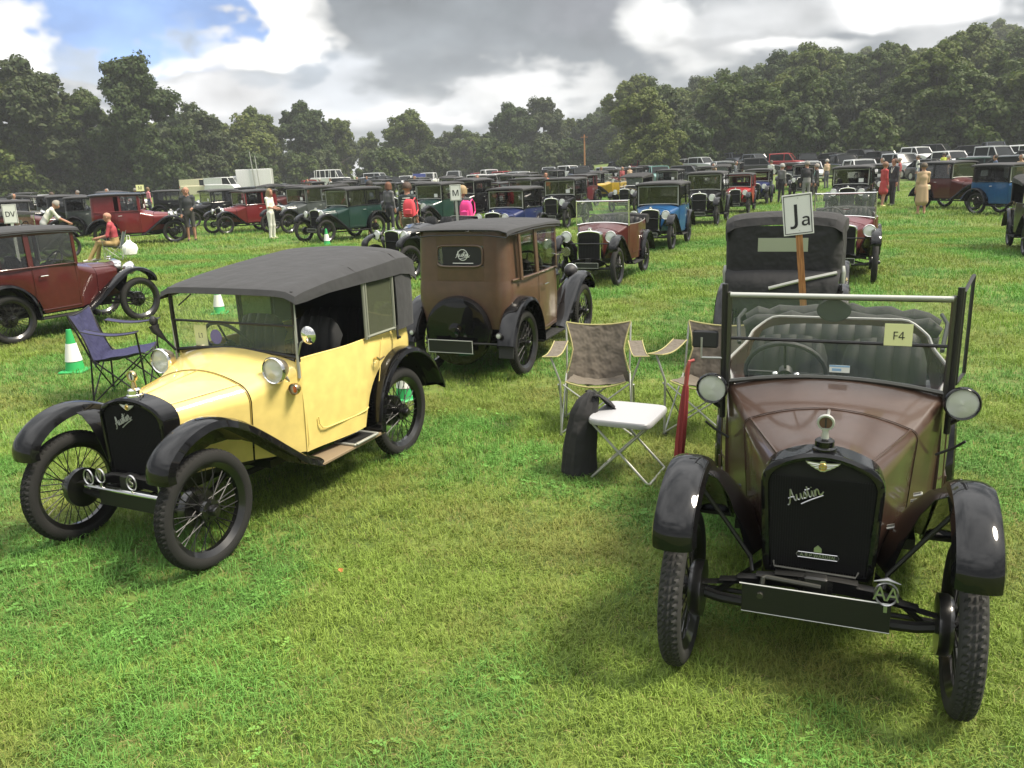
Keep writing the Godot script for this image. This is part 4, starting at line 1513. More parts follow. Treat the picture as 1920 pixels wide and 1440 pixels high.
	part(t, "tow_bar", built("ytow", func(b): b.tube([Vector3(-0.32, 0.145, -0.35), Vector3(-0.32, 0.24, -0.75)], 0.012, 6)), M.steel)
	# cards behind the glass
	var card := part(t, "entry_card", built("ycard", func(b): b.box(Vector3(-0.30, 1.06, -0.90), Vector3(0.105, 0.135, 0.003))), M.lime_card)
	text(card, "lettering", "L1", 0.03, Transform3D(Basis(), Vector3(-0.30, 1.06, -0.898)), M.print_black)
	part(t, "round_sticker", built("ydisc", func(b): b.lathe([Vector2(0.001, 0.0), Vector2(0.048, 0.0), Vector2(0.048, -0.003), Vector2(0.001, -0.003)], 24, Transform3D(Basis(Vector3.RIGHT, PI / 2), Vector3(-0.16, 1.06, -0.888)))), M.purple_card)


func brown_tourer() -> void:
	var t := thing("brown_tourer", "brown and black open vintage tourer with its hood folded, nearest on the right", "car", Vector3(1.15, 0, -2.87), -22.9)
	tourer(t, "open", M.brown_paint, M.black_paint, 0, false, M.black_paint)
	running_boards(t, M.rubber, false)
	windscreen(t, 0.475, 0.985, 1.395, M.screen_frame, 1.20, M.pane_glass, 0.045)
	for w in t.get_children():
		if String(w.name).begins_with("wheel"):
			w.get_child(0).material_override = M.worn_rubber
	part(t, "top_bar", built("rtopbar", func(b): b.tube([Vector3(0.47, 1.410, -0.868), Vector3(-0.47, 1.410, -0.868)], 0.0125, 10)), M.dull_steel)
	motometer(t, 0.985, M.dull_steel)
	winged_badge(t, Vector3(0, 0.895, -0.026), 0.062)
	part(t, "script_badge", built("script_r", func(b): script_word(b, Transform3D(Basis(Vector3.BACK, 0.36).scaled(Vector3.ONE * 0.078), Vector3(-0.12, 0.735, -0.030)), 0.0030)), M.steel)
	# the plate at the foot of the grille
	var pl := Node3D.new()
	pl.name = "grille_plate"
	t.add_child(pl, true)
	pl.position = Vector3(0.0, 0.525, -0.028)
	part(pl, "plate", built("wplate", func(b): b.box(Vector3.ZERO, Vector3(0.145, 0.022, 0.004), 0.001)), M.print_black)
	part(pl, "border", built("wborder", func(b):
		b.tube([Vector3(-0.072, 0.011, 0.002), Vector3(-0.078, 0.0, 0.002), Vector3(-0.072, -0.011, 0.002), Vector3(0.072, -0.011, 0.002), Vector3(0.078, 0.0, 0.002), Vector3(0.072, 0.011, 0.002), Vector3(-0.072, 0.011, 0.002)], 0.0018, 4)
		b.slab(PackedVector2Array([Vector2(-0.014, 0.016), Vector2(0.014, 0.016), Vector2(0.014, 0.032), Vector2(0.0, 0.046), Vector2(-0.014, 0.032)]), 0.003)), M.steel)
	text(pl, "lettering", "A.R.P WARDEN", 0.014, Transform3D(Basis(), Vector3(0, 0, 0.003)), M.steel)
	part(t, "crank_guide", built("rguide", func(b): b.tube([Vector3(-0.16, 0.50, 0.005), Vector3(-0.155, 0.48, 0.015), Vector3(0.14, 0.475, 0.015), Vector3(0.15, 0.495, 0.005)], 0.005, 6)), M.screen_frame)
	part(t, "starting_handle", built("rcrank", func(b):
		b.tube([Vector3(0.02, 0.44, 0.06), Vector3(-0.18, 0.455, 0.07), Vector3(-0.19, 0.455, 0.075), Vector3(-0.195, 0.40, 0.09)], 0.010, 8)
		b.tube([Vector3(-0.195, 0.40, 0.085), Vector3(-0.196, 0.395, 0.12)], 0.013, 8)), M.screen_frame)
	number_plate(t, Vector3(0.0, 0.375, 0.105), 0.53, 0.115, 0.0, false)
	part(t, "plate_edge", built("rpedge", func(b):
		b.tube([Vector3(-0.275, 0.434, 0.106), Vector3(0.265, 0.434, 0.106)], 0.003, 4)
		b.tube([Vector3(-0.265, 0.317, 0.106), Vector3(0.265, 0.317, 0.106)], 0.003, 4)), M.dull_steel)
	club_badge(t, "road_club_badge", Vector3(0.245, 0.475, 0.11), 0.05, "AA")
	for s in [-1.0, 1.0]:
		headlamp(t, Vector3(0.535 * s, 0.965, -0.80), 0.072, M.black_paint, M.black_paint, 0, 3.0 * s)
		part(t, "lamp_bracket", built("rbracket%f" % s, func(b):
			b.tube([Vector3(0.535 * s, 0.94, -0.86), Vector3(0.53 * s, 0.87, -0.87), Vector3(0.49 * s, 0.84, -0.88)], 0.012, 6)
			b.tube([Vector3(0.495 * s, 0.80, -0.875), Vector3(0.497 * s, 1.46, -0.875)], 0.014, 8)
			b.tube([Vector3(0.45 * s, 0.72, -0.80), Vector3(0.52 * s, 0.76, -0.80), Vector3(0.56 * s, 0.80, -0.78)], 0.006, 6)), M.chassis)
		# hinged wind deflector beside the screen
		if s > 0.0:
			var d := Node3D.new()
			d.name = "wind_deflector"
			t.add_child(d, true)
			part(d, "frame", built("deflector", func(b):
				b.tube([Vector3(0.51, 1.03, -0.885), Vector3(0.51, 1.44, -0.885), Vector3(0.565, 1.485, -1.10), Vector3(0.565, 1.03, -1.10), Vector3(0.51, 1.03, -0.885)], 0.009, 6)), M.chassis)
			part(d, "glass", built("deflector_glass", func(b): b.quad(Vector3(0.51, 1.03, -0.885), Vector3(0.51, 1.44, -0.885), Vector3(0.565, 1.48, -1.10), Vector3(0.565, 1.03, -1.10))), M.pane_glass)
	for i in 3:
		part(t, "bonnet_catch", built("rcatch%d" % i, func(b):
			var z := [-0.20, -0.50, -0.58][i] as float
			var x := [0.245, 0.345, 0.36][i] as float
			b.tube([Vector3(x, 0.60, z), Vector3(x + 0.03, 0.61, z), Vector3(x + 0.035, 0.60, z - 0.05), Vector3(x + 0.005, 0.585, z - 0.06)], 0.005, 5)), M.dull_steel)
	part(t, "bonnet_strip", built("rstrip", func(b): b.box(Vector3(0, 0.946, -0.50), Vector3(0.012, 0.010, 0.22), 0.003, Basis(Vector3.RIGHT, 0.03))), M.beading)
	for s in [-1.0, 1.0]:
		part(t, "wing_stay", built("rstay%f" % s, func(b): b.tube([Vector3(0.25 * s, 0.47, -0.05), Vector3(0.36 * s, 0.62, -0.06), Vector3(0.50 * s, 0.83, -0.02)], 0.009, 6)), M.chassis)
		part(t, "wing_brace", built("rbrace%f" % s, func(b): b.tube([Vector3(0.24 * s, 0.42, -0.03), Vector3(0.34 * s, 0.66, -0.35)], 0.008, 6)), M.chassis)
	# mirror on the driver's side
	var mr := Node3D.new()
	mr.name = "door_mirror"
	t.add_child(mr, true)
	part(mr, "arm", built("rmirarm", func(b): b.tube([Vector3(-0.49, 1.10, -0.87), Vector3(-0.60, 1.10, -0.86), Vector3(-0.60, 1.20, -0.86)], 0.006, 6)), M.dull_steel)
	part(mr, "back", built("rmir", func(b): b.box(Vector3(-0.585, 1.19, -0.872), Vector3(0.125, 0.085, 0.022), 0.008)), M.print_black)
	part(t, "screen_mirror", built("rscreenmir", func(b): b.lathe([Vector2(0.001, 0.004), Vector2(0.05, 0.004), Vector2(0.056, -0.004), Vector2(0.001, -0.016)], 24, Transform3D(Basis(Vector3.RIGHT, PI / 2).scaled(Vector3(1.35, 1, 0.75)), Vector3(-0.01, 1.34, -0.92)))), M.print_black)
	# the folded hood behind the rear seat
	var f := part(t, "folded_hood", built("folded", func(b):
		for layer in [[1.035, -2.30, 0.058], [1.055, -2.40, 0.068], [0.95, -2.37, 0.075]]:
			var pts := []
			var rad := []
			for k in 17:
				var u := k / 8.0 - 1.0
				pts.append(Vector3(u * 0.56, layer[0] + 0.012 * sin(k * 2.3 + layer[2] * 90.0) - 0.035 * u * u, layer[1] + 0.05 * u * u))
				rad.append(layer[2] * (0.86 + 0.2 * absf(sin(k * 1.7 + layer[0] * 50.0))) * (0.6 if k == 0 or k == 16 else 1.0))
			b.tube(pts, rad, 10)), M.black_canvas)
	part(f, "hood_iron", built("hoodiron", func(b):
		for s in [-1.0, 1.0]:
			b.tube([Vector3(0.53 * s, 0.99, -1.75), Vector3(0.57 * s, 1.09, -2.0), Vector3(0.56 * s, 1.10, -2.25)], 0.012, 6)), M.chassis)
	part(t, "spare_wheel_cover", built("rspare", func(b): b.lathe([Vector2(0.001, 0.06), Vector2(0.30, 0.05), Vector2(0.33, 0.0), Vector2(0.32, -0.04)], 32, Transform3D(Basis(Vector3.RIGHT, -PI / 2), Vector3(0, 0.60, -2.27)))), M.black_paint)
	var card := part(t, "entry_card", built("rcard", func(b): b.box(Vector3(0.265, 1.245, -0.868), Vector3(0.115, 0.10, 0.002))), M.lime_card)
	text(card, "lettering", "F4", 0.034, Transform3D(Basis(), Vector3(0.265, 1.24, -0.866)), M.print_black)
	var tax := part(t, "screen_sticker", built("rtax", func(b): b.box(Vector3(0.03, 1.075, -0.868), Vector3(0.088, 0.034, 0.002))), M.white_card)
	part(tax, "band", built("rtaxband", func(b):
		b.box(Vector3(0.03, 1.088, -0.8665), Vector3(0.086, 0.008, 0.001))
		b.box(Vector3(0.018, 1.071, -0.8665), Vector3(0.04, 0.012, 0.001))), M.print_blue)
	part(t, "dash_lever", built("rlever", func(b):
		for x in [-0.16, -0.26]:
			b.ball(Vector3(x, 1.01, -0.96), Vector3.ONE * 0.016, 8, 6)), M.chrome)


func brown_saloon() -> void:
	var t := thing("brown_saloon", "brown vintage saloon seen from behind with a covered spare wheel", "car", Vector3(0.413, 0, -10.027), 156.8)
	saloon(t, M.saddle_paint, M.saddle_paint, M.hood_canvas, M.black_paint, 0, M.black_paint)
	part(t, "spare_wheel_cover", built("bspare", func(b): b.lathe([Vector2(0.001, 0.10), Vector2(0.05, 0.095), Vector2(0.055, 0.075), Vector2(0.10, 0.06), Vector2(0.29, 0.055), Vector2(0.335, 0.04), Vector2(0.35, 0.0), Vector2(0.345, -0.06)], 48, Transform3D(Basis(Vector3.RIGHT, -PI / 2), Vector3(0.03, 0.50, -2.27)))), M.black_paint)
	number_plate(t, Vector3(0.06, 0.37, -2.40), 0.49, 0.135, 180.0)
	part(t, "rear_bar", built("bbar", func(b): b.tube([Vector3(0.35, 0.39, -2.36), Vector3(-0.45, 0.40, -2.34)], 0.012, 6)), M.chassis)
	for s in [-1.0, 1.0]:
		var l := headlamp(t, Vector3(0.47 * s, 0.50, -2.42), 0.03, M.print_black, M.print_black, 2, 180.0)
		l.name = "tail_lamp"
		headlamp(t, Vector3(0.40 * s, 0.82, -0.05), 0.085, M.print_black, M.chrome, 1)
		part(t, "mud_flap", built("bflap%f" % s, func(b): b.box(Vector3(0.535 * s, 0.36, -2.40), Vector3(0.15, 0.16, 0.012), 0.003, Basis(Vector3.RIGHT, 0.15))), M.print_black)
		part(t, "door_mirror", built("bmir%f" % s, func(b):
			b.tube([Vector3(0.51 * s, 1.10, -0.88), Vector3(0.60 * s, 1.12, -0.86)], 0.006, 5)
			b.lathe([Vector2(0.001, 0.0), Vector2(0.05, 0.0), Vector2(0.05, 0.012), Vector2(0.001, 0.02)], 16, Transform3D(Basis(Vector3.RIGHT, PI / 2), Vector3(0.62 * s, 1.13, -0.86)))), M.chrome)
	# the club poster inside the rear window
	var p := part(t, "window_poster", built("poster", func(b): b.box(Vector3(-0.02, 1.228, -2.2015), Vector3(0.42, 0.18, 0.002), 0.0, Basis(Vector3.RIGHT, -0.052))), M.print_black)
	part(p, "emblem", built("emblem_ring", func(b):
		var pts := []
		for k in 25:
			pts.append(Vector3(-0.03 + 0.052 * cos(TAU * k / 24), 1.24 + 0.052 * sin(TAU * k / 24), -2.206))
		b.tube(pts, 0.004, 5, 0)
		script_word(b, Transform3D(Basis(Vector3.UP, PI).scaled(Vector3.ONE * 0.085), Vector3(0.045, 1.225, -2.209)), 0.003)
		b.box(Vector3(-0.03, 1.16, -2.208), Vector3(0.22, 0.008, 0.003))), M.white_card)


func black_tourer() -> void:
	var t := thing("black_tourer", "black vintage tourer with raised black hood, seen from behind beyond the lettered sign", "car", Vector3(3.53, 0, -9.98), 157.0)
	tourer(t, "chummy", M.charcoal_paint, M.black_paint, 1, true, M.chrome)
	hood(t, M.black_canvas, 1)
	running_boards(t, M.rubber, false)
	windscreen(t, 0.50, 0.965, 1.345, M.chassis, 0.0, M.pane_glass, 0.03)
	for s in [-1.0, 1.0]:
		headlamp(t, Vector3(0.46 * s, 0.925, -0.70), 0.085, M.chrome, M.chrome, 1)
		part(t, "hood_socket", built("socket%f" % s, func(b): b.tube([Vector3(0.55 * s, 0.84, -2.1), Vector3(0.55 * s, 0.95, -2.1), Vector3(0.55 * s, 1.0, -2.08)], [0.026, 0.03, 0.02], 10)), M.dull_steel)
		part(t, "side_curtain", built("bcurtain%f" % s, func(b): b.box(Vector3(0.548 * s, 1.16, -1.42), Vector3(0.006, 0.40, 0.95))), M.celluloid)
	part(t, "tonneau", built("tonneau", func(b):
		var rows := []
		for k in [[0.97, -2.225, 0.53], [0.935, -2.30, 0.53], [0.86, -2.36, 0.52], [0.74, -2.38, 0.50], [0.60, -2.36, 0.48]]:
			var r := PackedVector3Array()
			for i in 13:
				var u := 1.0 - i / 6.0
				r.append(Vector3(u * k[2], k[0], k[1] + 0.05 * u * u))
			rows.append(r)
		b.shell(rows, 0.01)), M.black_canvas)
	part(t, "hood_strap", built("tstrap", func(b): b.tube([Vector3(-0.50, 0.96, -2.26), Vector3(-0.2, 0.90, -2.36), Vector3(0.1, 0.82, -2.39)], 0.018, 8)), M.dull_steel)


func lamps(t: Node3D, style: String, lod: int, bright: Material) -> void:
	for s in [-1.0, 1.0]:
		headlamp(t, Vector3(0.37 * s, 0.80, 0.0) if style != "open" and style != "flat" else Vector3(0.40 * s, 0.84, 0.0), 0.098, bright, M.chrome, lod)
	part(t, "lamp_bar", built("lampbar" + style, func(b):
		b.tube([Vector3(0.40, 0.72, -0.02), Vector3(-0.40, 0.72, -0.02)], 0.012, 6)
		for s in [-1.0, 1.0]:
			b.tube([Vector3(0.37 * s, 0.72, -0.02), Vector3(0.37 * s, 0.78, -0.01)], 0.012, 6)), M.black_paint)


func rally_car(called: String, style: String, label: String, body: Material, upper: Material, at: Vector2, turn: float, size := 1.0, lod := 1) -> Node3D:
	var t := thing(called, label, "car", Vector3(at.x, height(at.x, at.y), at.y), turn, "vintage cars parked on the field")
	if style == "saloon":
		saloon(t, body, upper, M.hood_canvas, M.black_paint, lod, M.chrome, false, M.dull_steel)
	elif style == "van":
		saloon(t, body, body, upper, M.black_paint, lod, M.chrome, true)
	else:
		tourer(t, "chummy" if style == "hooded" else "open", body, M.black_paint, lod, style == "hooded", M.chrome)
		running_boards(t, M.rubber, false)
		if style == "hooded":
			hood(t, upper, lod)
		if style != "flat":
			windscreen(t, 0.49, 0.985, 1.39 if style == "open" else 1.345, M.chrome, 0.0, M.screen_glass, 0.04)
	lamps(t, style, lod, M.chrome)
	number_plate(t, Vector3(0.0, 0.36, 0.12), 0.42, 0.10)
	if style != "open" and style != "flat" and rng.randf() < 0.6:
		part(t, "entry_card", built("cardw", func(b): b.box(Vector3(0.27, 1.10, -0.866), Vector3(0.13, 0.11, 0.003))), M.white_card)
	t.scale = Vector3.ONE * size
	return t


func rally_cars() -> void:
	var bp: Material = M.black_paint
	# --- the row that runs away to the right of the middle
	var mt := rally_car("maroon_tourer", "open", "open maroon vintage tourer with its screen up, just behind the brown saloon", M.maroon_paint, bp, Vector2(1.42, -14.3), -23.0)
	part(mt, "folded_hood", built("mfold", func(b): b.tube([Vector3(0.52, 1.0, -2.2), Vector3(0.0, 1.04, -2.27), Vector3(-0.52, 1.0, -2.2)], 0.09, 8)), M.black_canvas)
	rally_car("blue_saloon", "saloon", "bright blue vintage saloon with black roof behind the maroon tourer", M.blue_paint, bp, Vector2(3.45, -19.9), -23.0, 1.04)
	rally_car("black_saloon", "saloon", "black vintage saloon next behind the bright blue saloon", bp, bp, Vector2(6.25, -26.9), -23.0, 1.12)
	rally_car("scarlet_saloon", "saloon", "scarlet vintage saloon half hidden behind the black saloon of the right row", M.scarlet_paint, M.scarlet_paint, Vector2(8.95, -32.5), -23.0, 1.0)
	rally_car("blue_tourer", "saloon", "small dark blue vintage saloon at the far end of the right row", M.navy_paint, bp, Vector2(11.3, -37.8), -23.0, 1.05, 2)
	rally_car("black_saloon", "saloon", "black vintage saloon with chrome radiator between the blue saloon and the maroon tourer's left", bp, bp, Vector2(1.55, -28.3), -23.0, 1.1)
	rally_car("navy_saloon", "saloon", "navy blue vintage saloon with black top beyond the brown saloon's roof", M.navy_paint, bp, Vector2(-0.35, -21.6), -25.0, 1.03)
	rally_car("dark_tourer", "flat", "low open black vintage car between the yellow tourer's hood and the brown saloon", bp, bp, Vector2(-2.3, -16.5), -40.0)
	# --- behind the lettered sign
	var rt := rally_car("red_tourer", "open", "open red vintage tourer with upright screen beyond the black hooded tourer", M.wine_paint, bp, Vector2(5.5, -13.5), -23.0)
	part(rt, "folded_hood", cache["mfold"], M.black_canvas)
	rally_car("black_saloon", "saloon", "long black vintage saloon behind the red tourer's windscreen", bp, bp, Vector2(10.9, -26.6), -28.0, 1.12)
	# --- left of the middle
	rally_car("green_saloon", "saloon", "dark green vintage saloon with black upper half facing left of the striped shirt man", M.green_paint, bp, Vector2(-6.05, -26.4), -40.0, 1.10)
	rally_car("grey_saloon", "saloon", "grey vintage saloon with rounded roof behind the dark green saloon", M.grey_paint, M.grey_paint, Vector2(-8.6, -31.6), -36.0, 1.12)
	rally_car("red_saloon", "saloon", "red vintage saloon with black roof behind the bald man in dark clothes", M.red_paint, M.red_paint, Vector2(-11.2, -32.6), -45.0, 1.08)
	rally_car("dark_green_saloon", "saloon", "very dark green vintage saloon right of the striped shirt man", M.green_paint, bp, Vector2(-3.2, -29.5), -30.0, 1.1)
	rally_car("black_saloon", "saloon", "black vintage saloon with its roof beside the letter M sign", bp, bp, Vector2(-2.2, -34.0), -30.0, 1.12, 2)
	rally_car("black_saloon", "saloon", "black vintage saloon behind the red saloon, partly hidden by it", bp, bp, Vector2(-14.6, -38.5), -45.0, 1.08, 2)
	rally_car("maroon_saloon", "saloon", "maroon vintage saloon with black roof at the left edge, seen from its side", M.maroon_paint, M.maroon_paint, Vector2(-6.05, -12.75), 147.0)
	rally_car("red_van", "van", "red vintage van with dark roof behind the seated man", M.red_paint, bp, Vector2(-11.6, -29.4), 104.0, 1.16)
	rally_car("dark_tourer", "hooded", "dark grey vintage tourer with raised hood left of the red van", M.charcoal_paint, M.hood_canvas, Vector2(-13.2, -24.6), 147.0, 1.0)
	rally_car("maroon_saloon", "saloon", "dark maroon vintage saloon behind the tourer left of the red van", M.maroon_paint, bp, Vector2(-16.8, -31.6), 120.0, 1.08, 2)
	rally_car("black_saloon", "saloon", "black vintage saloon behind the red van and the leaning man", bp, bp, Vector2(-18.2, -38.6), 110.0, 1.1, 2)
	rally_car("black_tourer", "hooded", "black vintage tourer at the back of the left rows near the trees", bp, M.black_canvas, Vector2(-22.5, -41.0), 120.0, 1.05, 2)
	rally_car("grey_saloon", "saloon", "grey vintage saloon behind the standing bald man", M.grey_paint, bp, Vector2(-15.5, -34.8), 100.0, 1.08, 2)
	rally_car("scarlet_saloon", "saloon", "small bright red saloon in the far left rows", M.scarlet_paint, M.scarlet_paint, Vector2(-26.0, -59.0), 95.0, 1.05, 2)
	rally_car("black_saloon", "saloon", "black vintage saloon in the far left rows beside the bright red one", bp, bp, Vector2(-33.0, -61.0), 95.0, 1.1, 2)
	# --- right edge
	rally_car("wine_saloon", "saloon", "wine red vintage saloon with black roof at the right, facing right", M.maroon_paint, bp, Vector2(16.9, -29.3), 22.0, 1.12)
	rally_car("blue_saloon", "saloon", "blue vintage saloon with black roof in the right edge row", M.blue_paint, bp, Vector2(16.5, -25.3), 20.0, 1.06)
	rally_car("olive_tourer", "hooded", "dark olive vintage tourer cut by the right edge of the view", M.olive_paint, M.black_canvas, Vector2(10.55, -15.75), -23.0, 1.0)
	# --- the back of the rows in the middle
	rally_car("yellow_saloon", "open", "taxi yellow vintage car seen from its side far back in the middle", M.taxi_paint, bp, Vector2(5.0, -47.5), -75.0, 1.1, 2)
	rally_car("wine_saloon", "saloon", "wine red vintage saloon far back in the middle, left of the yellow car", M.wine_paint, M.wine_paint, Vector2(3.2, -41.0), -28.0, 1.08, 2)
	rally_car("black_saloon", "saloon", "black vintage saloon far back between the yellow car and the blue saloon's roof", bp, bp, Vector2(8.1, -43.0), -25.0, 1.12, 2)
	rally_car("red_saloon", "saloon", "low red saloon behind the navy saloon's roof", M.red_paint, M.red_paint, Vector2(-1.2, -40.0), -60.0, 0.95, 2)
	rally_car("dark_saloon", "saloon", "dark vintage saloon behind the group of people in dark clothes", M.charcoal_paint, bp, Vector2(15.6, -44.0), -25.0, 1.1, 2)
	for a in [
		["black", "saloon", "between the navy saloon and the letter M sign", 0.2, -34.6, -30.0, "black_paint"], ["dark green", "saloon", "behind the man in dark blue", -4.9, -37.0, -35.0, "green_paint"],
		["charcoal", "saloon", "behind the grey woman's shoulder, second row back", -7.2, -40.5, -35.0, "charcoal_paint"], ["black", "hooded", "between the grey saloon and the minibus", -10.0, -43.0, -35.0, "black_paint"],
		["maroon", "saloon", "behind the red saloon's roof", -13.0, -46.0, -40.0, "maroon_paint"], ["black", "saloon", "behind the very dark green saloon", -2.6, -45.0, -35.0, "black_paint"],
		["grey", "saloon", "before the two low white modern cars", 0.6, -50.0, -35.0, "grey_paint"], ["black", "hooded", "behind the black saloon right of the maroon tourer", 5.2, -36.5, -28.0, "black_paint"],
		["dark green", "saloon", "left of the wine red saloon far back", -0.4, -56.0, -35.0, "green_paint"], ["charcoal", "hooded", "right of the yellow car far back", 9.6, -50.0, -25.0, "charcoal_paint"],
		["black", "saloon", "behind the bald man in dark clothes, third row", -17.0, -47.0, 100.0, "black_paint"], ["charcoal", "saloon", "among the standing people in the far left rows", -21.5, -50.0, 100.0, "charcoal_paint"],
		["black", "hooded", "left of the scarlet saloon in the far left rows", -29.0, -54.0, 105.0, "black_paint"], ["grey", "saloon", "behind the leaning person in the pale shirt", -22.0, -44.5, 105.0, "grey_paint"],
		["black", "saloon", "above the long black saloon behind the red tourer", 14.8, -34.0, -28.0, "black_paint"],
	]:
		rally_car("%s_vintage_car" % a[0].replace(" ", "_"), a[1], "%s vintage car %s" % [a[0], a[2]], M[a[6]], M.black_canvas if a[1] == "hooded" else bp, Vector2(a[3], a[4]), a[5], 1.08, 2)
	# the packed columns at the back of the middle, nose to tail
	var coats := ["black", "dark green", "black", "maroon", "charcoal", "navy", "black", "red", "grey"]
	var k := 0
	for col in [[-6.2, -50.0, 4], [-11.5, -55.0, 4], [-0.8, -62.0, 3], [5.4, -57.0, 4], [-17.5, -58.0, 3], [12.8, -55.0, 3]]:
		for i in col[2]:
			var coat: String = coats[k % 9]
			k += 1
			rally_car("far_vintage_car", "hooded" if k % 4 == 0 else "saloon", "%s vintage car in the packed far rows before the tree line" % coat, M[("green" if coat == "dark green" else coat) + "_paint"], M.black_canvas if k % 4 == 0 else bp, Vector2(col[0] + i * 2.1 + rng.randf_range(-0.3, 0.3), col[1] - i * 4.6), -28.0 + rng.randf_range(-5.0, 5.0), 1.08, 2)
	rally_car("grey_saloon", "saloon", "grey vintage saloon at the back of the right row", M.grey_paint, bp, Vector2(17.5, -52.0), -25.0, 1.1, 2)


# ---------------------------------------------------------------- modern cars at the back of the field
func modern(called: String, label: String, body: Material, at: Vector2, turn: float, tall := 1.45, long := 4.2, boxy := 0.0) -> Node3D:
	var t := thing(called, label, "van" if boxy > 0.5 else "car", Vector3(at.x, height(at.x, at.y), at.y), turn, "modern cars parked at the back of the field")
	var key := "%f_%f_%f" % [tall, long, boxy]
	var half := long / 2
	var belt := tall * 0.60
	part(t, "body", built("mbody" + key, func(b):
		b.loft([arch(half, 0.62, 0.66, 0.32, 0.62, 0.06, 0.02), arch(half - 0.12, 0.78, 0.82, 0.24, 0.72, 0.10, 0.03), arch(half - 0.5, 0.84, 0.87, 0.20, belt - 0.08, 0.10, 0.05), arch(half * 0.42, 0.86, 0.89, 0.19, belt, 0.08, 0.04), arch(-half * 0.6, 0.86, 0.89, 0.19, belt + 0.04, 0.08, 0.03), arch(-half + 0.2, 0.83, 0.86, 0.22, belt + 0.04, 0.08, 0.03), arch(-half, 0.74, 0.76, 0.30, belt - 0.1, 0.10, 0.02)])), body)
	var front := lerpf(half * 0.42, half * 0.62, boxy)
	var cab := part(t, "cabin", built("mcab" + key, func(b):
		b.loft([arch(front, 0.76, 0.80, belt - 0.02, belt + 0.05, 0.03, 0.02), arch(lerpf(front - 0.55, front - 0.3, boxy), 0.74, 0.68, belt - 0.02, tall - 0.05, 0.10, 0.02), arch(-half * 0.62, 0.74, 0.68, belt - 0.02, tall - 0.06, 0.10, 0.02), arch(-half + lerpf(0.15, 0.03, boxy), 0.74, 0.76, belt - 0.02, lerpf(belt + 0.12, tall - 0.1, boxy), 0.06, 0.02)])), M.dark_window)
	part(t, "roof", built("mroof" + key, func(b):
		b.loft([arch(lerpf(front - 0.50, front - 0.26, boxy), 0.70, 0.70, tall - 0.10, tall - 0.03, 0.06, 0.025), arch(0.0, 0.72, 0.72, tall - 0.10, tall, 0.06, 0.02), arch(-half * 0.66, 0.70, 0.70, tall - 0.10, tall - 0.03, 0.06, 0.02)])
		for s in [-1.0, 1.0]:
			for z in ([front - 0.28, 0.0, -half * 0.62] if boxy < 0.5 else [front - 0.16]):
				var lean := 0.5 if z > 0.2 else 0.0
				b.tube([Vector3(0.79 * s, belt, z + lean * 0.5), Vector3(0.71 * s, tall - 0.06, z - lean * 0.4)], 0.04, 5)
			if boxy > 0.5:
				b.box(Vector3(0.755 * s, (belt + tall) / 2 - 0.02, -half * 0.42), Vector3(0.06, tall - belt, half * 1.1))
		if boxy > 0.5:
			b.box(Vector3(0, (belt + tall) / 2 - 0.02, -half + 0.03), Vector3(1.5, tall - belt - 0.02, 0.05)))
		, body)
	for s in [-1.0, 1.0]:
		for z in [half * 0.62, -half * 0.62]:
			var w := part(t, "wheel", built("mtyre", func(b): b.lathe([Vector2(0.20, -0.10), Vector2(0.29, -0.10), Vector2(0.315, -0.07), Vector2(0.315, 0.07), Vector2(0.29, 0.10), Vector2(0.20, 0.10)], 16, Transform3D(Basis(Vector3(0, 0, -1), PI / 2), Vector3.ZERO), true)), M.rubber, Vector3(0.80 * s, 0.315, z))
			part(w, "hub_cap", built("mhub", func(b): b.lathe([Vector2(0.001, -0.09), Vector2(0.20, -0.08), Vector2(0.20, 0.08), Vector2(0.001, 0.09)], 12, Transform3D(Basis(Vector3(0, 0, -1), PI / 2), Vector3.ZERO))), M.dull_steel)
		part(t, "headlight", built("mlamp%f" % s + key, func(b): b.ball(Vector3(0.64 * s, 0.62, half - 0.13), Vector3(0.14, 0.08, 0.10), 8, 6)), M.lamp_lens)
		part(t, "tail_light", built("mtail%f" % s + key, func(b): b.box(Vector3(0.72 * s, belt - 0.12, -half + 0.04), Vector3(0.12, 0.16, 0.10), 0.02)), M.red_lens)
	part(t, "grille", built("mgrille" + key, func(b): b.box(Vector3(0, 0.45, half - 0.005), Vector3(0.9, 0.12, 0.03), 0.01)), M.print_black)
	return t


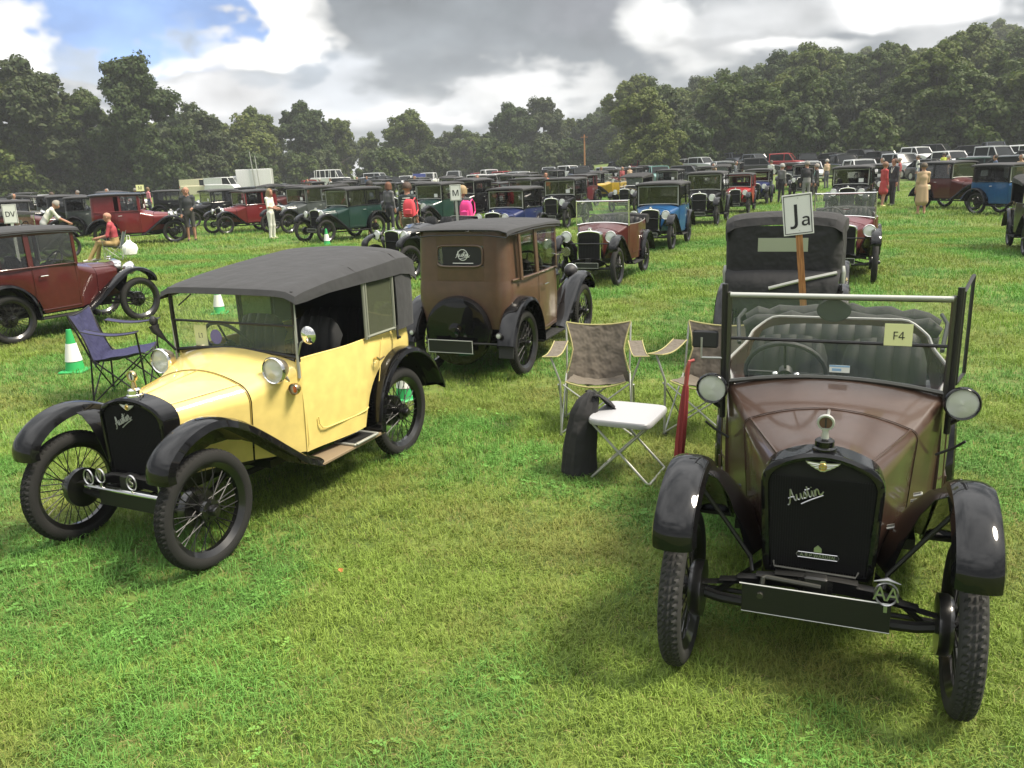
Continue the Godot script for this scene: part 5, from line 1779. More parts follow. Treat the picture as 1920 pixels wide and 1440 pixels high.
func modern_cars() -> void:
	var names := {"white_paint": "white", "silver_paint": "silver", "grey_paint": "grey", "teal_paint": "pale teal", "charcoal_paint": "dark grey", "steel_paint": "blue grey", "black_paint": "black", "green_paint": "dark green", "scarlet_paint": "red"}
	# bearing in degrees, distance, paint, turn, height, what it stands by
	for a in [
		[-7.5, 96.0, "charcoal_paint", 20.0, 1.45, "first of the far cars right of the blue marquee people"],
		[-1.6, 84.0, "white_paint", 35.0, 1.45, "left one of the two low white cars in the far middle row"],
		[-0.3, 84.0, "white_paint", 35.0, 1.42, "right one of the two low white cars in the far middle row"],
		[-0.9, 98.0, "white_paint", 20.0, 1.75, "tall one behind the two low white cars"],
		[1.2, 86.0, "silver_paint", 35.0, 1.48, "beside the two low white cars"],
		[3.3, 90.0, "charcoal_paint", 15.0, 1.5, "left of the telegraph pole"],
		[5.2, 84.0, "charcoal_paint", 10.0, 1.6, "just right of the telegraph pole"],
		[7.0, 82.0, "silver_paint", 10.0, 1.5, "above the yellow car"],
		[8.6, 72.0, "silver_paint", 5.0, 1.55, "left of the pale round tree"],
		[10.4, 72.0, "teal_paint", 5.0, 1.55, "at the foot of the pale round tree"],
		[12.4, 74.0, "charcoal_paint", 60.0, 1.42, "above the black saloon's roof in the right row"],
		[14.6, 74.0, "silver_paint", 0.0, 1.6, "above the scarlet saloon in the right row"],
		[16.9, 80.0, "charcoal_paint", 70.0, 1.55, "longer one above the dark group of people"],
		[19.9, 66.0, "white_paint", -5.0, 1.45, "standing alone on open grass above the dark group"],
		[22.0, 70.0, "charcoal_paint", 0.0, 1.75, "left of the white estate above the lettered sign"],
		[23.0, 64.0, "white_paint", 0.0, 1.5, "right of the tall dark one above the lettered sign"],
		[25.3, 66.0, "silver_paint", 10.0, 1.75, "large one behind the woman in the red dress"],
		[27.2, 62.0, "charcoal_paint", 10.0, 1.4, "behind the woman in the beige coat"],
		[28.0, 74.0, "white_paint", 12.0, 1.5, "upper one behind the woman in the beige coat"],
		[29.6, 60.0, "green_paint", 70.0, 1.45, "behind the wine red saloon's roof"],
		[30.3, 72.0, "silver_paint", 15.0, 1.8, "above the dark green one behind the wine red saloon"],
		[31.4, 60.0, "steel_paint", 70.0, 1.5, "at the right edge above the blue saloon"],
		[32.6, 70.0, "charcoal_paint", 20.0, 1.5, "beyond the right edge of the row"],
		[-9.2, 92.0, "charcoal_paint", 20.0, 1.5, "right of the silver people carrier"],
		[-14.6, 78.0, "charcoal_paint", 80.0, 1.42, "longer one left of the white minibus"],
		[-16.4, 66.0, "charcoal_paint", 75.0, 1.45, "right of the white box lorry"],
		[-24.5, 72.0, "white_paint", 80.0, 1.4, "left of the yellow sign in the far left rows"],
		[-31.0, 70.0, "charcoal_paint", 80.0, 1.45, "near the left edge beneath the trees"],
		[-28.6, 74.0, "silver_paint", 85.0, 1.42, "among the standing people at the far left"],
	]:
		var az: float = deg_to_rad(a[0])
		modern("modern_car", "%s modern car %s" % [names[a[2]], a[5]], M[a[2]], Vector2(sin(az), -cos(az)) * a[1], a[3], a[4])
	for i in 30:
		var az: float = deg_to_rad(lerpf(-13.0, 33.0, (i + rng.randf() * 0.6) / 30.0))
		var coat: String = ["white_paint", "charcoal_paint", "silver_paint", "black_paint", "steel_paint", "silver_paint", "scarlet_paint"][rng.randi() % 7]
		modern("modern_car", "%s modern car in the farthest line under the trees" % names[coat], M[coat], Vector2(sin(az), -cos(az)) * (rng.randf_range(94.0, 106.0) if az < 0.3 else rng.randf_range(80.0, 92.0)), rng.randf_range(-20.0, 70.0), [1.42, 1.48, 1.6, 1.75][rng.randi() % 4])
	var v := modern("cream_van", "cream panel van, leftmost of the three light vans under the trees", M.cream_paint, Vector2(-37.2, -103.0), 95.0, 2.0, 4.2, 1.0)
	tag(v, "cream panel van, leftmost of the three light vans under the trees", "van")
	v.remove_meta("group")
	v = modern("white_van", "white panel van between the cream van and the white box lorry", M.white_paint, Vector2(-33.9, -102.0), 80.0, 2.1, 4.2, 1.0)
	v.remove_meta("group")
	v = modern("white_minibus", "white minibus with a row of side windows before the middle trees", M.white_paint, Vector2(-22.6, -111.0), 75.0, 2.5, 5.6, 0.4)
	tag(v, "white minibus with a row of side windows before the middle trees", "minibus")
	v.remove_meta("group")
	part(v, "window_post", built("mbposts", func(b):
		for s in [-1.0, 1.0]:
			for k in 5:
				b.box(Vector3(0.775 * s, 1.95, 1.0 - k * 0.75), Vector3(0.06, 1.0, 0.10))), M.white_paint)
	v = modern("silver_people_carrier", "silver people carrier right of the white minibus", M.silver_paint, Vector2(-16.2, -108.0), 70.0, 1.9, 4.8, 0.3)
	v.remove_meta("group")
	# box lorry
	var t := thing("box_lorry", "white box lorry, rightmost of the three light vans under the trees", "lorry", Vector3(-32.3, height(-32.3, -105.0), -105.0), -82.0)
	part(t, "box", built("lbox", func(b): b.box(Vector3(0, 1.75, -1.4), Vector3(2.1, 2.3, 4.2), 0.04)), M.white_paint)
	part(t, "cab", built("lcab", func(b): b.loft([arch(2.3, 0.85, 0.9, 0.4, 1.0, 0.1, 0.03), arch(2.0, 0.9, 0.92, 0.35, 1.3, 0.1, 0.03), arch(1.5, 0.9, 0.86, 0.35, 2.1, 0.15, 0.05), arch(0.75, 0.9, 0.86, 0.35, 2.15, 0.15, 0.05)])), M.white_paint)
	part(t, "windscreen", built("lscreen", func(b): b.box(Vector3(0, 1.68, 1.80), Vector3(1.5, 0.75, 0.04), 0.0, Basis(Vector3.RIGHT, -0.55))), M.dark_window)
	for s in [-1.0, 1.0]:
		part(t, "cab_window", built("lwin%f" % s, func(b): b.box(Vector3(0.89 * s, 1.65, 1.2), Vector3(0.05, 0.5, 0.6))), M.dark_window)
		for z in [1.5, -2.3]:
			part(t, "wheel", built("mtyre", func(_b): pass), M.rubber, Vector3(0.85 * s, 0.33, z))


func cone(at: Vector2, tall: float, label: String) -> void:
	var t := thing("green_cone", label, "cone", Vector3(at.x, 0, at.y), rng.randf() * 90.0, "green traffic cones")
	t.scale = Vector3.ONE * tall / 0.5
	part(t, "cone_body", built("cone", func(b): b.lathe([Vector2(0.105, 0.02), Vector2(0.10, 0.035), Vector2(0.030, 0.46), Vector2(0.026, 0.485), Vector2(0.018, 0.49)], 24)), mat("cone_green", lin(0.03, 0.36, 0.10), 0.5))
	part(t, "white_band", built("cone_band", func(b): b.lathe([Vector2(0.089, 0.13), Vector2(0.0905, 0.13), Vector2(0.0555, 0.33), Vector2(0.054, 0.33)], 24)), M.white_card)
	part(t, "foot", built("cone_foot", func(b): b.box(Vector3(0, 0.014, 0), Vector3(0.27, 0.026, 0.27), 0.01)), mat("cone_green", Color.GREEN))


func camp_chair(called: String, label: String, at: Vector3, turn: float, cloth: Material, piping: Material, frame: Material, group := "") -> void:
	var t := thing(called, label, "folding chair", at, turn, group)
	var w := 0.25
	part(t, "seat", built("cseat", func(b):
		var rows := []
		for j in 9:
			var v := j / 8.0
			var r := PackedVector3Array()
			for i in 11:
				var u := i / 5.0 - 1.0
				r.append(Vector3(-u * (w - 0.02 - 0.03 * (1.0 - v)), 0.44 - 0.055 * (1.0 - u * u) * sin(PI * (0.25 + v * 0.6)) - 0.05 * (1.0 - v) + 0.004 * sin(i * 2.1 + j * 1.7), lerpf(-0.20, 0.22, v)))
			rows.append(r)
		b.shell(rows, -0.004)), cloth)
	part(t, "backrest", built("cback", func(b):
		var rows := []
		for j in 11:
			var v := j / 10.0
			var r := PackedVector3Array()
			for i in 11:
				var u := i / 5.0 - 1.0
				var hw := lerpf(w - 0.02, w + 0.01, absf(v - 0.5) * 2.0) - 0.025 * sin(PI * v)
				r.append(Vector3(-u * hw, 0.34 + v * (0.43 + 0.03 * u * u), -0.16 - 0.15 * v - 0.045 * (1.0 - u * u) * (1.0 - v * 0.6) + 0.007 * sin(i * 1.3 + j * 2.2) * (1.0 - u * u)))
			rows.append(r)
		b.shell(rows, 0.004)), cloth)
	part(t, "piping", built("cpipe", func(b):
		var edge := []
		for i in 11:
			var v := i / 10.0
			edge.append(Vector3(-(lerpf(w - 0.02, w + 0.01, absf(v - 0.5) * 2.0) - 0.025 * sin(PI * v)), 0.39 + v * 0.41, -0.17 - 0.14 * v))
		for i in 11:
			var u := i / 5.0 - 1.0
			edge.append(Vector3(u * (w + 0.01), 0.775 + 0.03 * u * u, -0.312 - 0.018 * (1.0 - u * u)))
		for i in range(10, -1, -1):
			var v := i / 10.0
			edge.append(Vector3(lerpf(w - 0.02, w + 0.01, absf(v - 0.5) * 2.0) - 0.025 * sin(PI * v), 0.39 + v * 0.41, -0.17 - 0.14 * v))
		b.tube(edge, 0.0065, 6)
		var lip := []
		for i in 11:
			var u := i / 5.0 - 1.0
			lip.append(Vector3(u * (w - 0.02), 0.44 - 0.045 * (1.0 - u * u), 0.222))
		b.tube(lip, 0.007, 6)), piping)
	for s in [-1.0, 1.0]:
		var a := part(t, "armrest", built("carm%f" % s, func(b):
			var rows := []
			for j in 7:
				var v := j / 6.0
				var r := PackedVector3Array()
				for i in 5:
					var u := i / 4.0 - 0.5
					r.append(Vector3(s * (w + 0.045 + 0.05 * v) - u * 0.11, 0.64 + 0.03 * (1.0 - v) - 0.03 * sin(PI * v), lerpf(-0.20, 0.24, v)))
				rows.append(r)
			b.shell(rows, 0.004)), cloth)
		part(a, "arm_piping", built("carmp%f" % s, func(b):
			for side in [-0.055, 0.055]:
				var pts := []
				for j in 7:
					var v := j / 6.0
					pts.append(Vector3(s * (w + 0.045 + 0.05 * v) + side, 0.641 + 0.03 * (1.0 - v) - 0.03 * sin(PI * v), lerpf(-0.20, 0.24, v)))
				b.tube(pts, 0.005, 5)
			b.tube([Vector3(s * (w + 0.095) - 0.055, 0.641, 0.24), Vector3(s * (w + 0.095) + 0.055, 0.641, 0.24)], 0.005, 5)), piping)
		# front post, back pole and the crossing struts of each side
		part(t, "leg", built("cfront%f" % s, func(b): b.tube([Vector3(s * (w + 0.02), 0.01, 0.23), Vector3(s * (w + 0.02), 0.44, 0.22), Vector3(s * (w + 0.09), 0.64, 0.23)], 0.0085, 6)), frame)
		part(t, "leg", built("crear%f" % s, func(b): b.tube([Vector3(s * (w + 0.02), 0.01, -0.22), Vector3(s * (w + 0.0), 0.42, -0.19), Vector3(s * (w + 0.01), 0.80, -0.315)], 0.0085, 6)), frame)
		part(t, "side_strut", built("cside%f" % s, func(b):
			b.tube([Vector3(s * (w + 0.02), 0.03, 0.23), Vector3(s * (w + 0.005), 0.42, -0.19)], 0.007, 6)
			b.tube([Vector3(s * (w + 0.035), 0.03, -0.22), Vector3(s * (w + 0.035), 0.42, 0.22)], 0.007, 6)), frame)
		part(t, "front_strut", built("ccross%f" % s, func(b):
			b.tube([Vector3(s * (w + 0.02), 0.03, 0.235 + s * 0.008), Vector3(-s * (w + 0.0), 0.42, 0.22 + s * 0.008)], 0.007, 6)
			b.tube([Vector3(s * (w + 0.02), 0.03, -0.225 + s * 0.008), Vector3(-s * (w + 0.0), 0.42, -0.20 + s * 0.008)], 0.007, 6)), frame)
		part(t, "foot", built("cfoot%f" % s, func(b):
			for z in [0.23, -0.22]:
				b.box(Vector3(s * (w + 0.02), 0.014, z), Vector3(0.035, 0.026, 0.035), 0.006)), M.print_black)


func letter_board(called: String, label: String, at: Vector3, turn: float, lean: float, top: float, w: float, words: Array, post: Material) -> void:
	# words: [text, cap height, x, y]
	var t := thing(called, label, "sign", at, turn)
	t.rotation.z = lean
	var h := w * 1.41
	part(t, "stake", built("stake%f%f" % [top, w], func(b):
		b.loft([PackedVector3Array([Vector3(0.004, -0.12, -0.004), Vector3(0.004, -0.12, -0.008), Vector3(-0.004, -0.12, -0.008), Vector3(-0.004, -0.12, -0.004)]), PackedVector3Array([Vector3(0.024, 0.02, 0.0), Vector3(0.024, 0.02, -0.022), Vector3(-0.024, 0.02, -0.022), Vector3(-0.024, 0.02, 0.0)]), PackedVector3Array([Vector3(0.024, top, 0.0), Vector3(0.024, top, -0.022), Vector3(-0.024, top, -0.022), Vector3(-0.024, top, 0.0)])])), post)
	var y := top - h * 0.5 + 0.02
	var bd := part(t, "board", built("board%f%f" % [top, w], func(b): b.box(Vector3(0, y, 0.006), Vector3(w, h, 0.006), 0.001)), M.white_card)
	part(bd, "border", built("bborder%f%f" % [top, w], func(b):
		for s in [-1.0, 1.0]:
			b.box(Vector3(0, y + s * (h * 0.5 - 0.012), 0.0102), Vector3(w - 0.018, 0.005, 0.002))
			b.box(Vector3(s * (w * 0.5 - 0.012), y, 0.0102), Vector3(0.005, h - 0.029, 0.002))), M.print_black)
	for k in words:
		text(bd, "lettering", k[0], k[1], Transform3D(Basis(), Vector3(k[2], y + k[3], 0.0095)), M.print_black, "Droid Sans Bold", 0.003)
	part(bd, "fixing_screw", built("screws%f%f" % [top, w], func(b):
		for s in [-1.0, 1.0]:
			b.ball(Vector3(0.006, y + s * (h * 0.5 - 0.03), 0.0095), Vector3(0.004, 0.004, 0.002), 8, 4)), M.steel)


func field_things() -> void:
	var wood := mat("stake_wood", lin(0.50, 0.24, 0.085), 0.75)
	wood.albedo_texture = noise_texture(0.03, 4, 31, Color(0.7, 0.66, 0.6), Color(1, 1, 1))
	wood.uv1_triplanar = true
	wood.uv1_scale = Vector3(9, 0.7, 9)
	letter_board("row_sign", "white board lettered Ja on a wooden stake behind the brown tourer", Vector3(2.31, 0, -6.05), -20.0, 0.105, 1.76, 0.21, [["J", 0.135, -0.012, 0.012], ["a", 0.088, 0.055, -0.038]], wood)
	letter_board("row_sign", "white board lettered M standing beside the blonde woman with the pink rucksack", Vector3(-0.98, 0, -17.4), 0.0, 0.02, 1.74, 0.23, [["M", 0.12, 0.0, 0.0]], M.dull_steel)
	letter_board("row_sign", "white board lettered DV on a pale stake at the left edge", Vector3(-9.7, 0, -16.45), 10.0, 0.0, 1.72, 0.26, [["DV", 0.10, 0.0, 0.0]], M.white_card)
	var y := thing("yellow_sign", "small yellow sign lettered M above the far left rows", "sign", Vector3(-17.8, 0, -41.3), 15.0)
	part(y, "stake", built("ystake", func(b): b.box(Vector3(0, 0.9, -0.02), Vector3(0.04, 1.8, 0.02), 0.004)), wood)
	var yb := part(y, "board", built("yboard", func(b): b.box(Vector3(0, 1.83, 0), Vector3(0.36, 0.30, 0.012), 0.002)), M.lime_card)
	text(yb, "lettering", "M", 0.16, Transform3D(Basis(), Vector3(0, 1.83, 0.007)), M.print_black)
	var q := thing("blue_banner", "blue upright banner marked with a white 0 far back in the middle", "banner", Vector3(-7.2, height(-7.2, -72.2), -72.2), 0.0)
	part(q, "cloth", built("banner", func(b): b.box(Vector3(0, 1.2, 0), Vector3(1.1, 1.3, 0.03), 0.01)), mat("banner_blue", lin(0.08, 0.10, 0.34), 0.8))
	part(q, "post", built("bannerpost", func(b):
		for s in [-1.0, 1.0]:
			b.tube([Vector3(0.56 * s, -0.1, 0), Vector3(0.56 * s, 1.95, 0)], 0.025, 6)), M.dull_steel)
	text(q, "lettering", "0", 0.6, Transform3D(Basis(), Vector3(0.2, 1.25, 0.018)), M.white_card)

	cone(Vector2(-4.93, -9.04), 0.50, "tall green and white cone beside the blue folding chair")
	cone(Vector2(-0.99, -7.32), 0.46, "green cone seen through the yellow tourer's rear wheel")
	cone(Vector2(-4.56, -12.8), 0.46, "green and white cone seen through the yellow tourer's windscreen")
	cone(Vector2(-5.47, -25.3), 0.5, "green cone in front of the dark green saloon's wing")

	var crate := thing("black_crate", "black box standing on the grass before the red saloon's radiator", "box", Vector3(-12.05, 0, -31.9), -40.0)
	part(crate, "crate_body", built("crate", func(b): b.loft([PackedVector3Array([Vector3(0.15, 0, 0.13), Vector3(0.15, 0, -0.13), Vector3(-0.15, 0, -0.13), Vector3(-0.15, 0, 0.13)]), PackedVector3Array([Vector3(0.17, 0.36, 0.15), Vector3(0.17, 0.36, -0.15), Vector3(-0.17, 0.36, -0.15), Vector3(-0.17, 0.36, 0.15)])])), M.print_black)
	part(crate, "lid", built("cratelid", func(b): b.box(Vector3(0, 0.375, 0), Vector3(0.37, 0.03, 0.33), 0.008)), M.print_black)
	var navy := mat("navy_cloth", lin(0.030, 0.031, 0.085), 0.85)
	navy.normal_enabled = true
	navy.normal_texture = M.folds
	navy.normal_scale = 0.9
	navy.uv1_triplanar = true
	navy.uv1_scale = Vector3.ONE * 1.6
	var tan := mat("tan_cloth", lin(0.135, 0.115, 0.09), 0.9)
	tan.albedo_texture = M.mottle
	tan.normal_enabled = true
	tan.normal_texture = M.folds
	tan.normal_scale = 1.0
	tan.uv1_triplanar = true
	tan.uv1_scale = Vector3.ONE * 1.6
	var lime := mat("lime_piping", lin(0.34, 0.31, 0.13), 0.7)
	camp_chair("camping_chair", "dark blue folding camping chair behind the yellow tourer's bonnet", Vector3(-3.76, 0, -7.80), 98.0, navy, M.print_black, M.chassis)
	get_node("camping_chair").scale = Vector3.ONE * 1.1
	camp_chair("camping_chair", "taupe folding camping chair facing the camera, left of the pair by the small table", Vector3(0.67, 0, -6.22), -9.0, tan, lime, M.dull_steel, "taupe camping chairs by the table")
	camp_chair("camping_chair", "taupe folding camping chair beside the brown tourer's headlamp, right of the pair", Vector3(1.50, 0, -6.02), -30.0, tan, lime, M.dull_steel, "taupe camping chairs by the table")

	# the little camping table
	var t := thing("camping_table", "small pale grey folding camping table on crossed aluminium legs", "table", Vector3(0.765, 0, -5.2), -27.0)
	part(t, "table_top", built("ttop", func(b):
		var rings := []
		for lv in [[0.405, 0.012], [0.398, 0.004], [0.410, 0.0], [0.428, 0.0], [0.437, 0.006], [0.438, 0.02]]:
			var r := PackedVector3Array()
			for k in 32:
				var a := TAU * k / 32.0
				r.append(Vector3(signf(cos(a)) * pow(absf(cos(a)), 0.28) * (0.215 - lv[1]), lv[0], -signf(sin(a)) * pow(absf(sin(a)), 0.28) * (0.235 - lv[1])))
			rings.append(r)
		b.loft(rings)), mat("table_plastic", lin(0.34, 0.345, 0.36), 0.5))
	for z in [-0.18, 0.18]:
		for s in [-1.0, 1.0]:
			part(t, "leg", built("tleg%f%f" % [z, s], func(b): b.tube([Vector3(-0.19 * s, 0.40, z + 0.008 * s), Vector3(0.19 * s, 0.02, z + 0.008 * s), Vector3(0.20 * s, 0.012, z * 0.96)], 0.0085, 8)), M.dull_steel)
	for s in [-1.0, 1.0]:
		part(t, "foot_bar", built("tbar%f" % s, func(b): b.tube([Vector3(0.20 * s, 0.012, -0.175), Vector3(0.20 * s, 0.012, 0.175)], 0.0085, 8)), M.dull_steel)

	var bag := thing("black_bag", "tall black soft bag leaning between the taupe chair and the table", "bag", Vector3(0.43, 0, -5.22), 20.0)
	part(bag, "bag_body", built("bagbody", func(b):
		var rings := []
		for k in [[0.0, 0.105, 0.075, 0.0], [0.04, 0.118, 0.085, 0.0], [0.2, 0.112, 0.08, 0.012], [0.35, 0.105, 0.07, 0.03], [0.46, 0.095, 0.062, 0.055], [0.53, 0.075, 0.045, 0.08], [0.565, 0.035, 0.02, 0.095]]:
			var r := PackedVector3Array()
			for i in 20:
				var a := -TAU * i / 20.0
				var f := 1.0 + 0.10 * sin(i * 2.4 + k[0] * 9.0) + 0.05 * sin(i * 5.0)
				r.append(Vector3(k[3] + cos(a) * k[1] * f, k[0] + 0.008 * sin(i * 1.9), sin(a) * k[2] * f))
			rings.append(r)
		b.loft(rings)), M.black_canvas)
	part(bag, "flap", built("bagflap", func(b):
		var rows := []
		for j in 6:
			var v := j / 5.0
			var r := PackedVector3Array()
			for i in 7:
				var u := i / 6.0 - 0.5
				r.append(Vector3(0.10 + v * 0.17 + 0.01 * sin(i * 2.0), 0.555 - v * v * 0.12 + 0.012 * sin(i * 2.4 + j), u * (0.16 - 0.03 * v) - 0.02))
			rows.append(r)
		b.shell(rows, 0.008)), M.black_canvas)

	var um := thing("red_umbrella", "closed dark red umbrella standing between the table and the brown tourer", "umbrella", Vector3(0.965, 0, -4.66), 0.0)
	um.rotation = Vector3(0.03, 0.0, -0.075)
	um.scale = Vector3(1.0, 0.88, 1.0)
	part(um, "canopy", built("umb", func(b):
		var rings := []
		for k in [[0.10, 0.010], [0.16, 0.020], [0.30, 0.030], [0.48, 0.033], [0.66, 0.028], [0.80, 0.022], [0.86, 0.017], [0.87, 0.012]]:
			var r := PackedVector3Array()
			for i in 16:
				var a = -TAU * i / 16.0 + k[0] * 1.3
				var f: float = k[1] * (1.0 if i % 2 == 0 else 0.82)
				r.append(Vector3(cos(a) * f, k[0], sin(a) * f))
			rings.append(r)
		b.loft(rings)), mat("umbrella_red", lin(0.22, 0.026, 0.028), 0.75))
	part(um, "shaft", built("umbshaft", func(b): b.tube([Vector3(0, -0.05, 0), Vector3(0, 0.12, 0)], [0.004, 0.008], 8)), M.dull_steel)
	part(um, "handle", built("umbhandle", func(b): b.tube([Vector3(0, 0.86, 0), Vector3(0, 0.98, 0), Vector3(0.008, 1.03, 0), Vector3(0.035, 1.04, 0)], [0.013, 0.013, 0.012, 0.011], 8)), mat("umbrella_handle", lin(0.35, 0.07, 0.06), 0.5))

	var lf := thing("fallen_leaf", "single orange brown fallen leaf on the grass in the foreground", "leaf", Vector3(-0.93, 0.04, -3.88), 30.0)
	lf.scale = Vector3.ONE * 0.6
	part(lf, "leaf", built("dryleaf", func(b): b.shell([PackedVector3Array([Vector3(-0.006, 0, 0.03), Vector3(0, 0.004, 0.034), Vector3(0.006, 0.002, 0.03)]), PackedVector3Array([Vector3(-0.024, 0.012, 0.0), Vector3(0, 0.0, 0), Vector3(0.022, 0.016, 0.004)]), PackedVector3Array([Vector3(-0.005, 0.012, -0.03), Vector3(0, 0.008, -0.034), Vector3(0.005, 0.012, -0.03)])], 0.001)), mat("leaf_brown", lin(0.38, 0.16, 0.04), 0.7))

	var p := thing("telegraph_pole", "tall thin telegraph pole standing before the middle trees", "pole", Vector3(12.9, height(12.9, -134.0), -134.0), 0.0)
	part(p, "pole", built("tpole", func(b): b.tube([Vector3(0, -0.5, 0), Vector3(0, 5.6, 0)], [0.14, 0.10], 8)), wood)
	part(p, "cross_arm", built("tarm", func(b): b.box(Vector3(0, 5.2, 0.1), Vector3(1.1, 0.09, 0.09))), wood)
	for i in 2:
		var f := thing("flag_pole", ["taller of the two pale poles above the white box lorry", "shorter leaning pale pole above the white box lorry"][i], "pole", Vector3(-30.6 + i * 0.55, height(-30.4, -104.0), -104.0), 0.0)
		f.rotation.z = 0.06
		part(f, "pole", built("fpole%d" % i, func(b): b.tube([Vector3(0, -0.3, 0), Vector3(0, 5.0 - i * 0.5, 0)], [0.07, 0.05], 8)), M.dull_steel)


# ---------------------------------------------------------------- people: one smooth-blended surface round a posed skeleton
func body_mesh(joints: Array, cell: float) -> Mb:
	# joints: [from, to, radius from, radius to, colour, flatness front to back]
	var lo := Vector3(9, 9, 9)
	var hi := -lo
	for j in joints:
		for e in 2:
			lo = lo.min(j[e] - Vector3.ONE * (j[2 + e] + 0.06))
			hi = hi.max(j[e] + Vector3.ONE * (j[2 + e] + 0.06))
	var nx := int((hi.x - lo.x) / cell) + 2
	var ny := int((hi.y - lo.y) / cell) + 2
	var nz := int((hi.z - lo.z) / cell) + 2
	var field := PackedFloat32Array()
	field.resize(nx * ny * nz)
	field.fill(1.0)
	var near := PackedFloat32Array()
	near.resize(nx * ny * nz)
	near.fill(9.0)
	var who := PackedByteArray()
	who.resize(nx * ny * nz)
	for n in joints.size():
		var j = joints[n]
		var a: Vector3 = j[0]
		var d: Vector3 = j[1] - a
		var ra: float = j[2]
		var rb: float = j[3]
		var flat: float = j[5]
		var long := maxf(d.length_squared(), 1e-6)
		var m := maxf(ra, rb) + 0.06
		var i0 := ((a.min(j[1]) - lo - Vector3.ONE * m) / cell).floor().max(Vector3.ZERO)
		var i1 := ((a.max(j[1]) - lo + Vector3.ONE * m) / cell).ceil().min(Vector3(nx - 1, ny - 1, nz - 1))
		for z in range(int(i0.z), int(i1.z) + 1):
			for y in range(int(i0.y), int(i1.y) + 1):
				var at := (z * ny + y) * nx
				for x in range(int(i0.x), int(i1.x) + 1):
					var p := lo + Vector3(x, y, z) * cell - a
					var t := clampf(p.dot(d) / long, 0.0, 1.0)
					var o := p - d * t
					o.z *= flat
					var v := o.length() - lerpf(ra, rb, t)
					if v < near[at + x]:
						near[at + x] = v
						who[at + x] = n
					var f := field[at + x]
					var h := maxf(0.035 - absf(f - v), 0.0) / 0.035
					field[at + x] = minf(f, v) - h * h * 0.00875
	var b := Mb.new()
	b.tinted = true
	var vert := {}
	var corner := [0, 1, nx, nx + 1, nx * ny, nx * ny + 1, nx * ny + nx, nx * ny + nx + 1]
	var offs := [Vector3(0, 0, 0), Vector3(1, 0, 0), Vector3(0, 1, 0), Vector3(1, 1, 0), Vector3(0, 0, 1), Vector3(1, 0, 1), Vector3(0, 1, 1), Vector3(1, 1, 1)]
	var edges := [[0, 1], [2, 3], [4, 5], [6, 7], [0, 2], [1, 3], [4, 6], [5, 7], [0, 4], [1, 5], [2, 6], [3, 7]]
	for z in nz - 1:
		for y in ny - 1:
			for x in nx - 1:
				var at := (z * ny + y) * nx + x
				if absf(field[at]) > 0.08:
					continue
				var inside := 0
				for k in 8:
					if field[at + corner[k]] < 0.0:
						inside += 1
				if inside == 0 or inside == 8:
					continue
				var s := Vector3.ZERO
				var c := 0
				for e in edges:
					var u := field[at + corner[e[0]]]
					var w := field[at + corner[e[1]]]
					if (u < 0.0) != (w < 0.0):
						s += offs[e[0]].lerp(offs[e[1]], u / (u - w))
						c += 1
				vert[at] = lo + (Vector3(x, y, z) + s / c) * cell
	var sx := 1
	var sy := nx
	var sz := nx * ny
	for at in vert:
		for e in [[sx, sy, sz], [sy, sz, sx], [sz, sx, sy]]:
			var u := field[at]
			var w := field[at + e[0]]
			if (u < 0.0) == (w < 0.0):
				continue
			var q1: int = at - e[1]
			var q2: int = at - e[1] - e[2]
			var q3: int = at - e[2]
			if vert.has(q1) and vert.has(q2) and vert.has(q3):
				b.tint = joints[who[at]][4]
				if u < 0.0:
					b.quad(vert[at], vert[q1], vert[q2], vert[q3])
				else:
					b.quad(vert[at], vert[q3], vert[q2], vert[q1])
	return b


const PINK := Color(0.40, 0.21, 0.145)


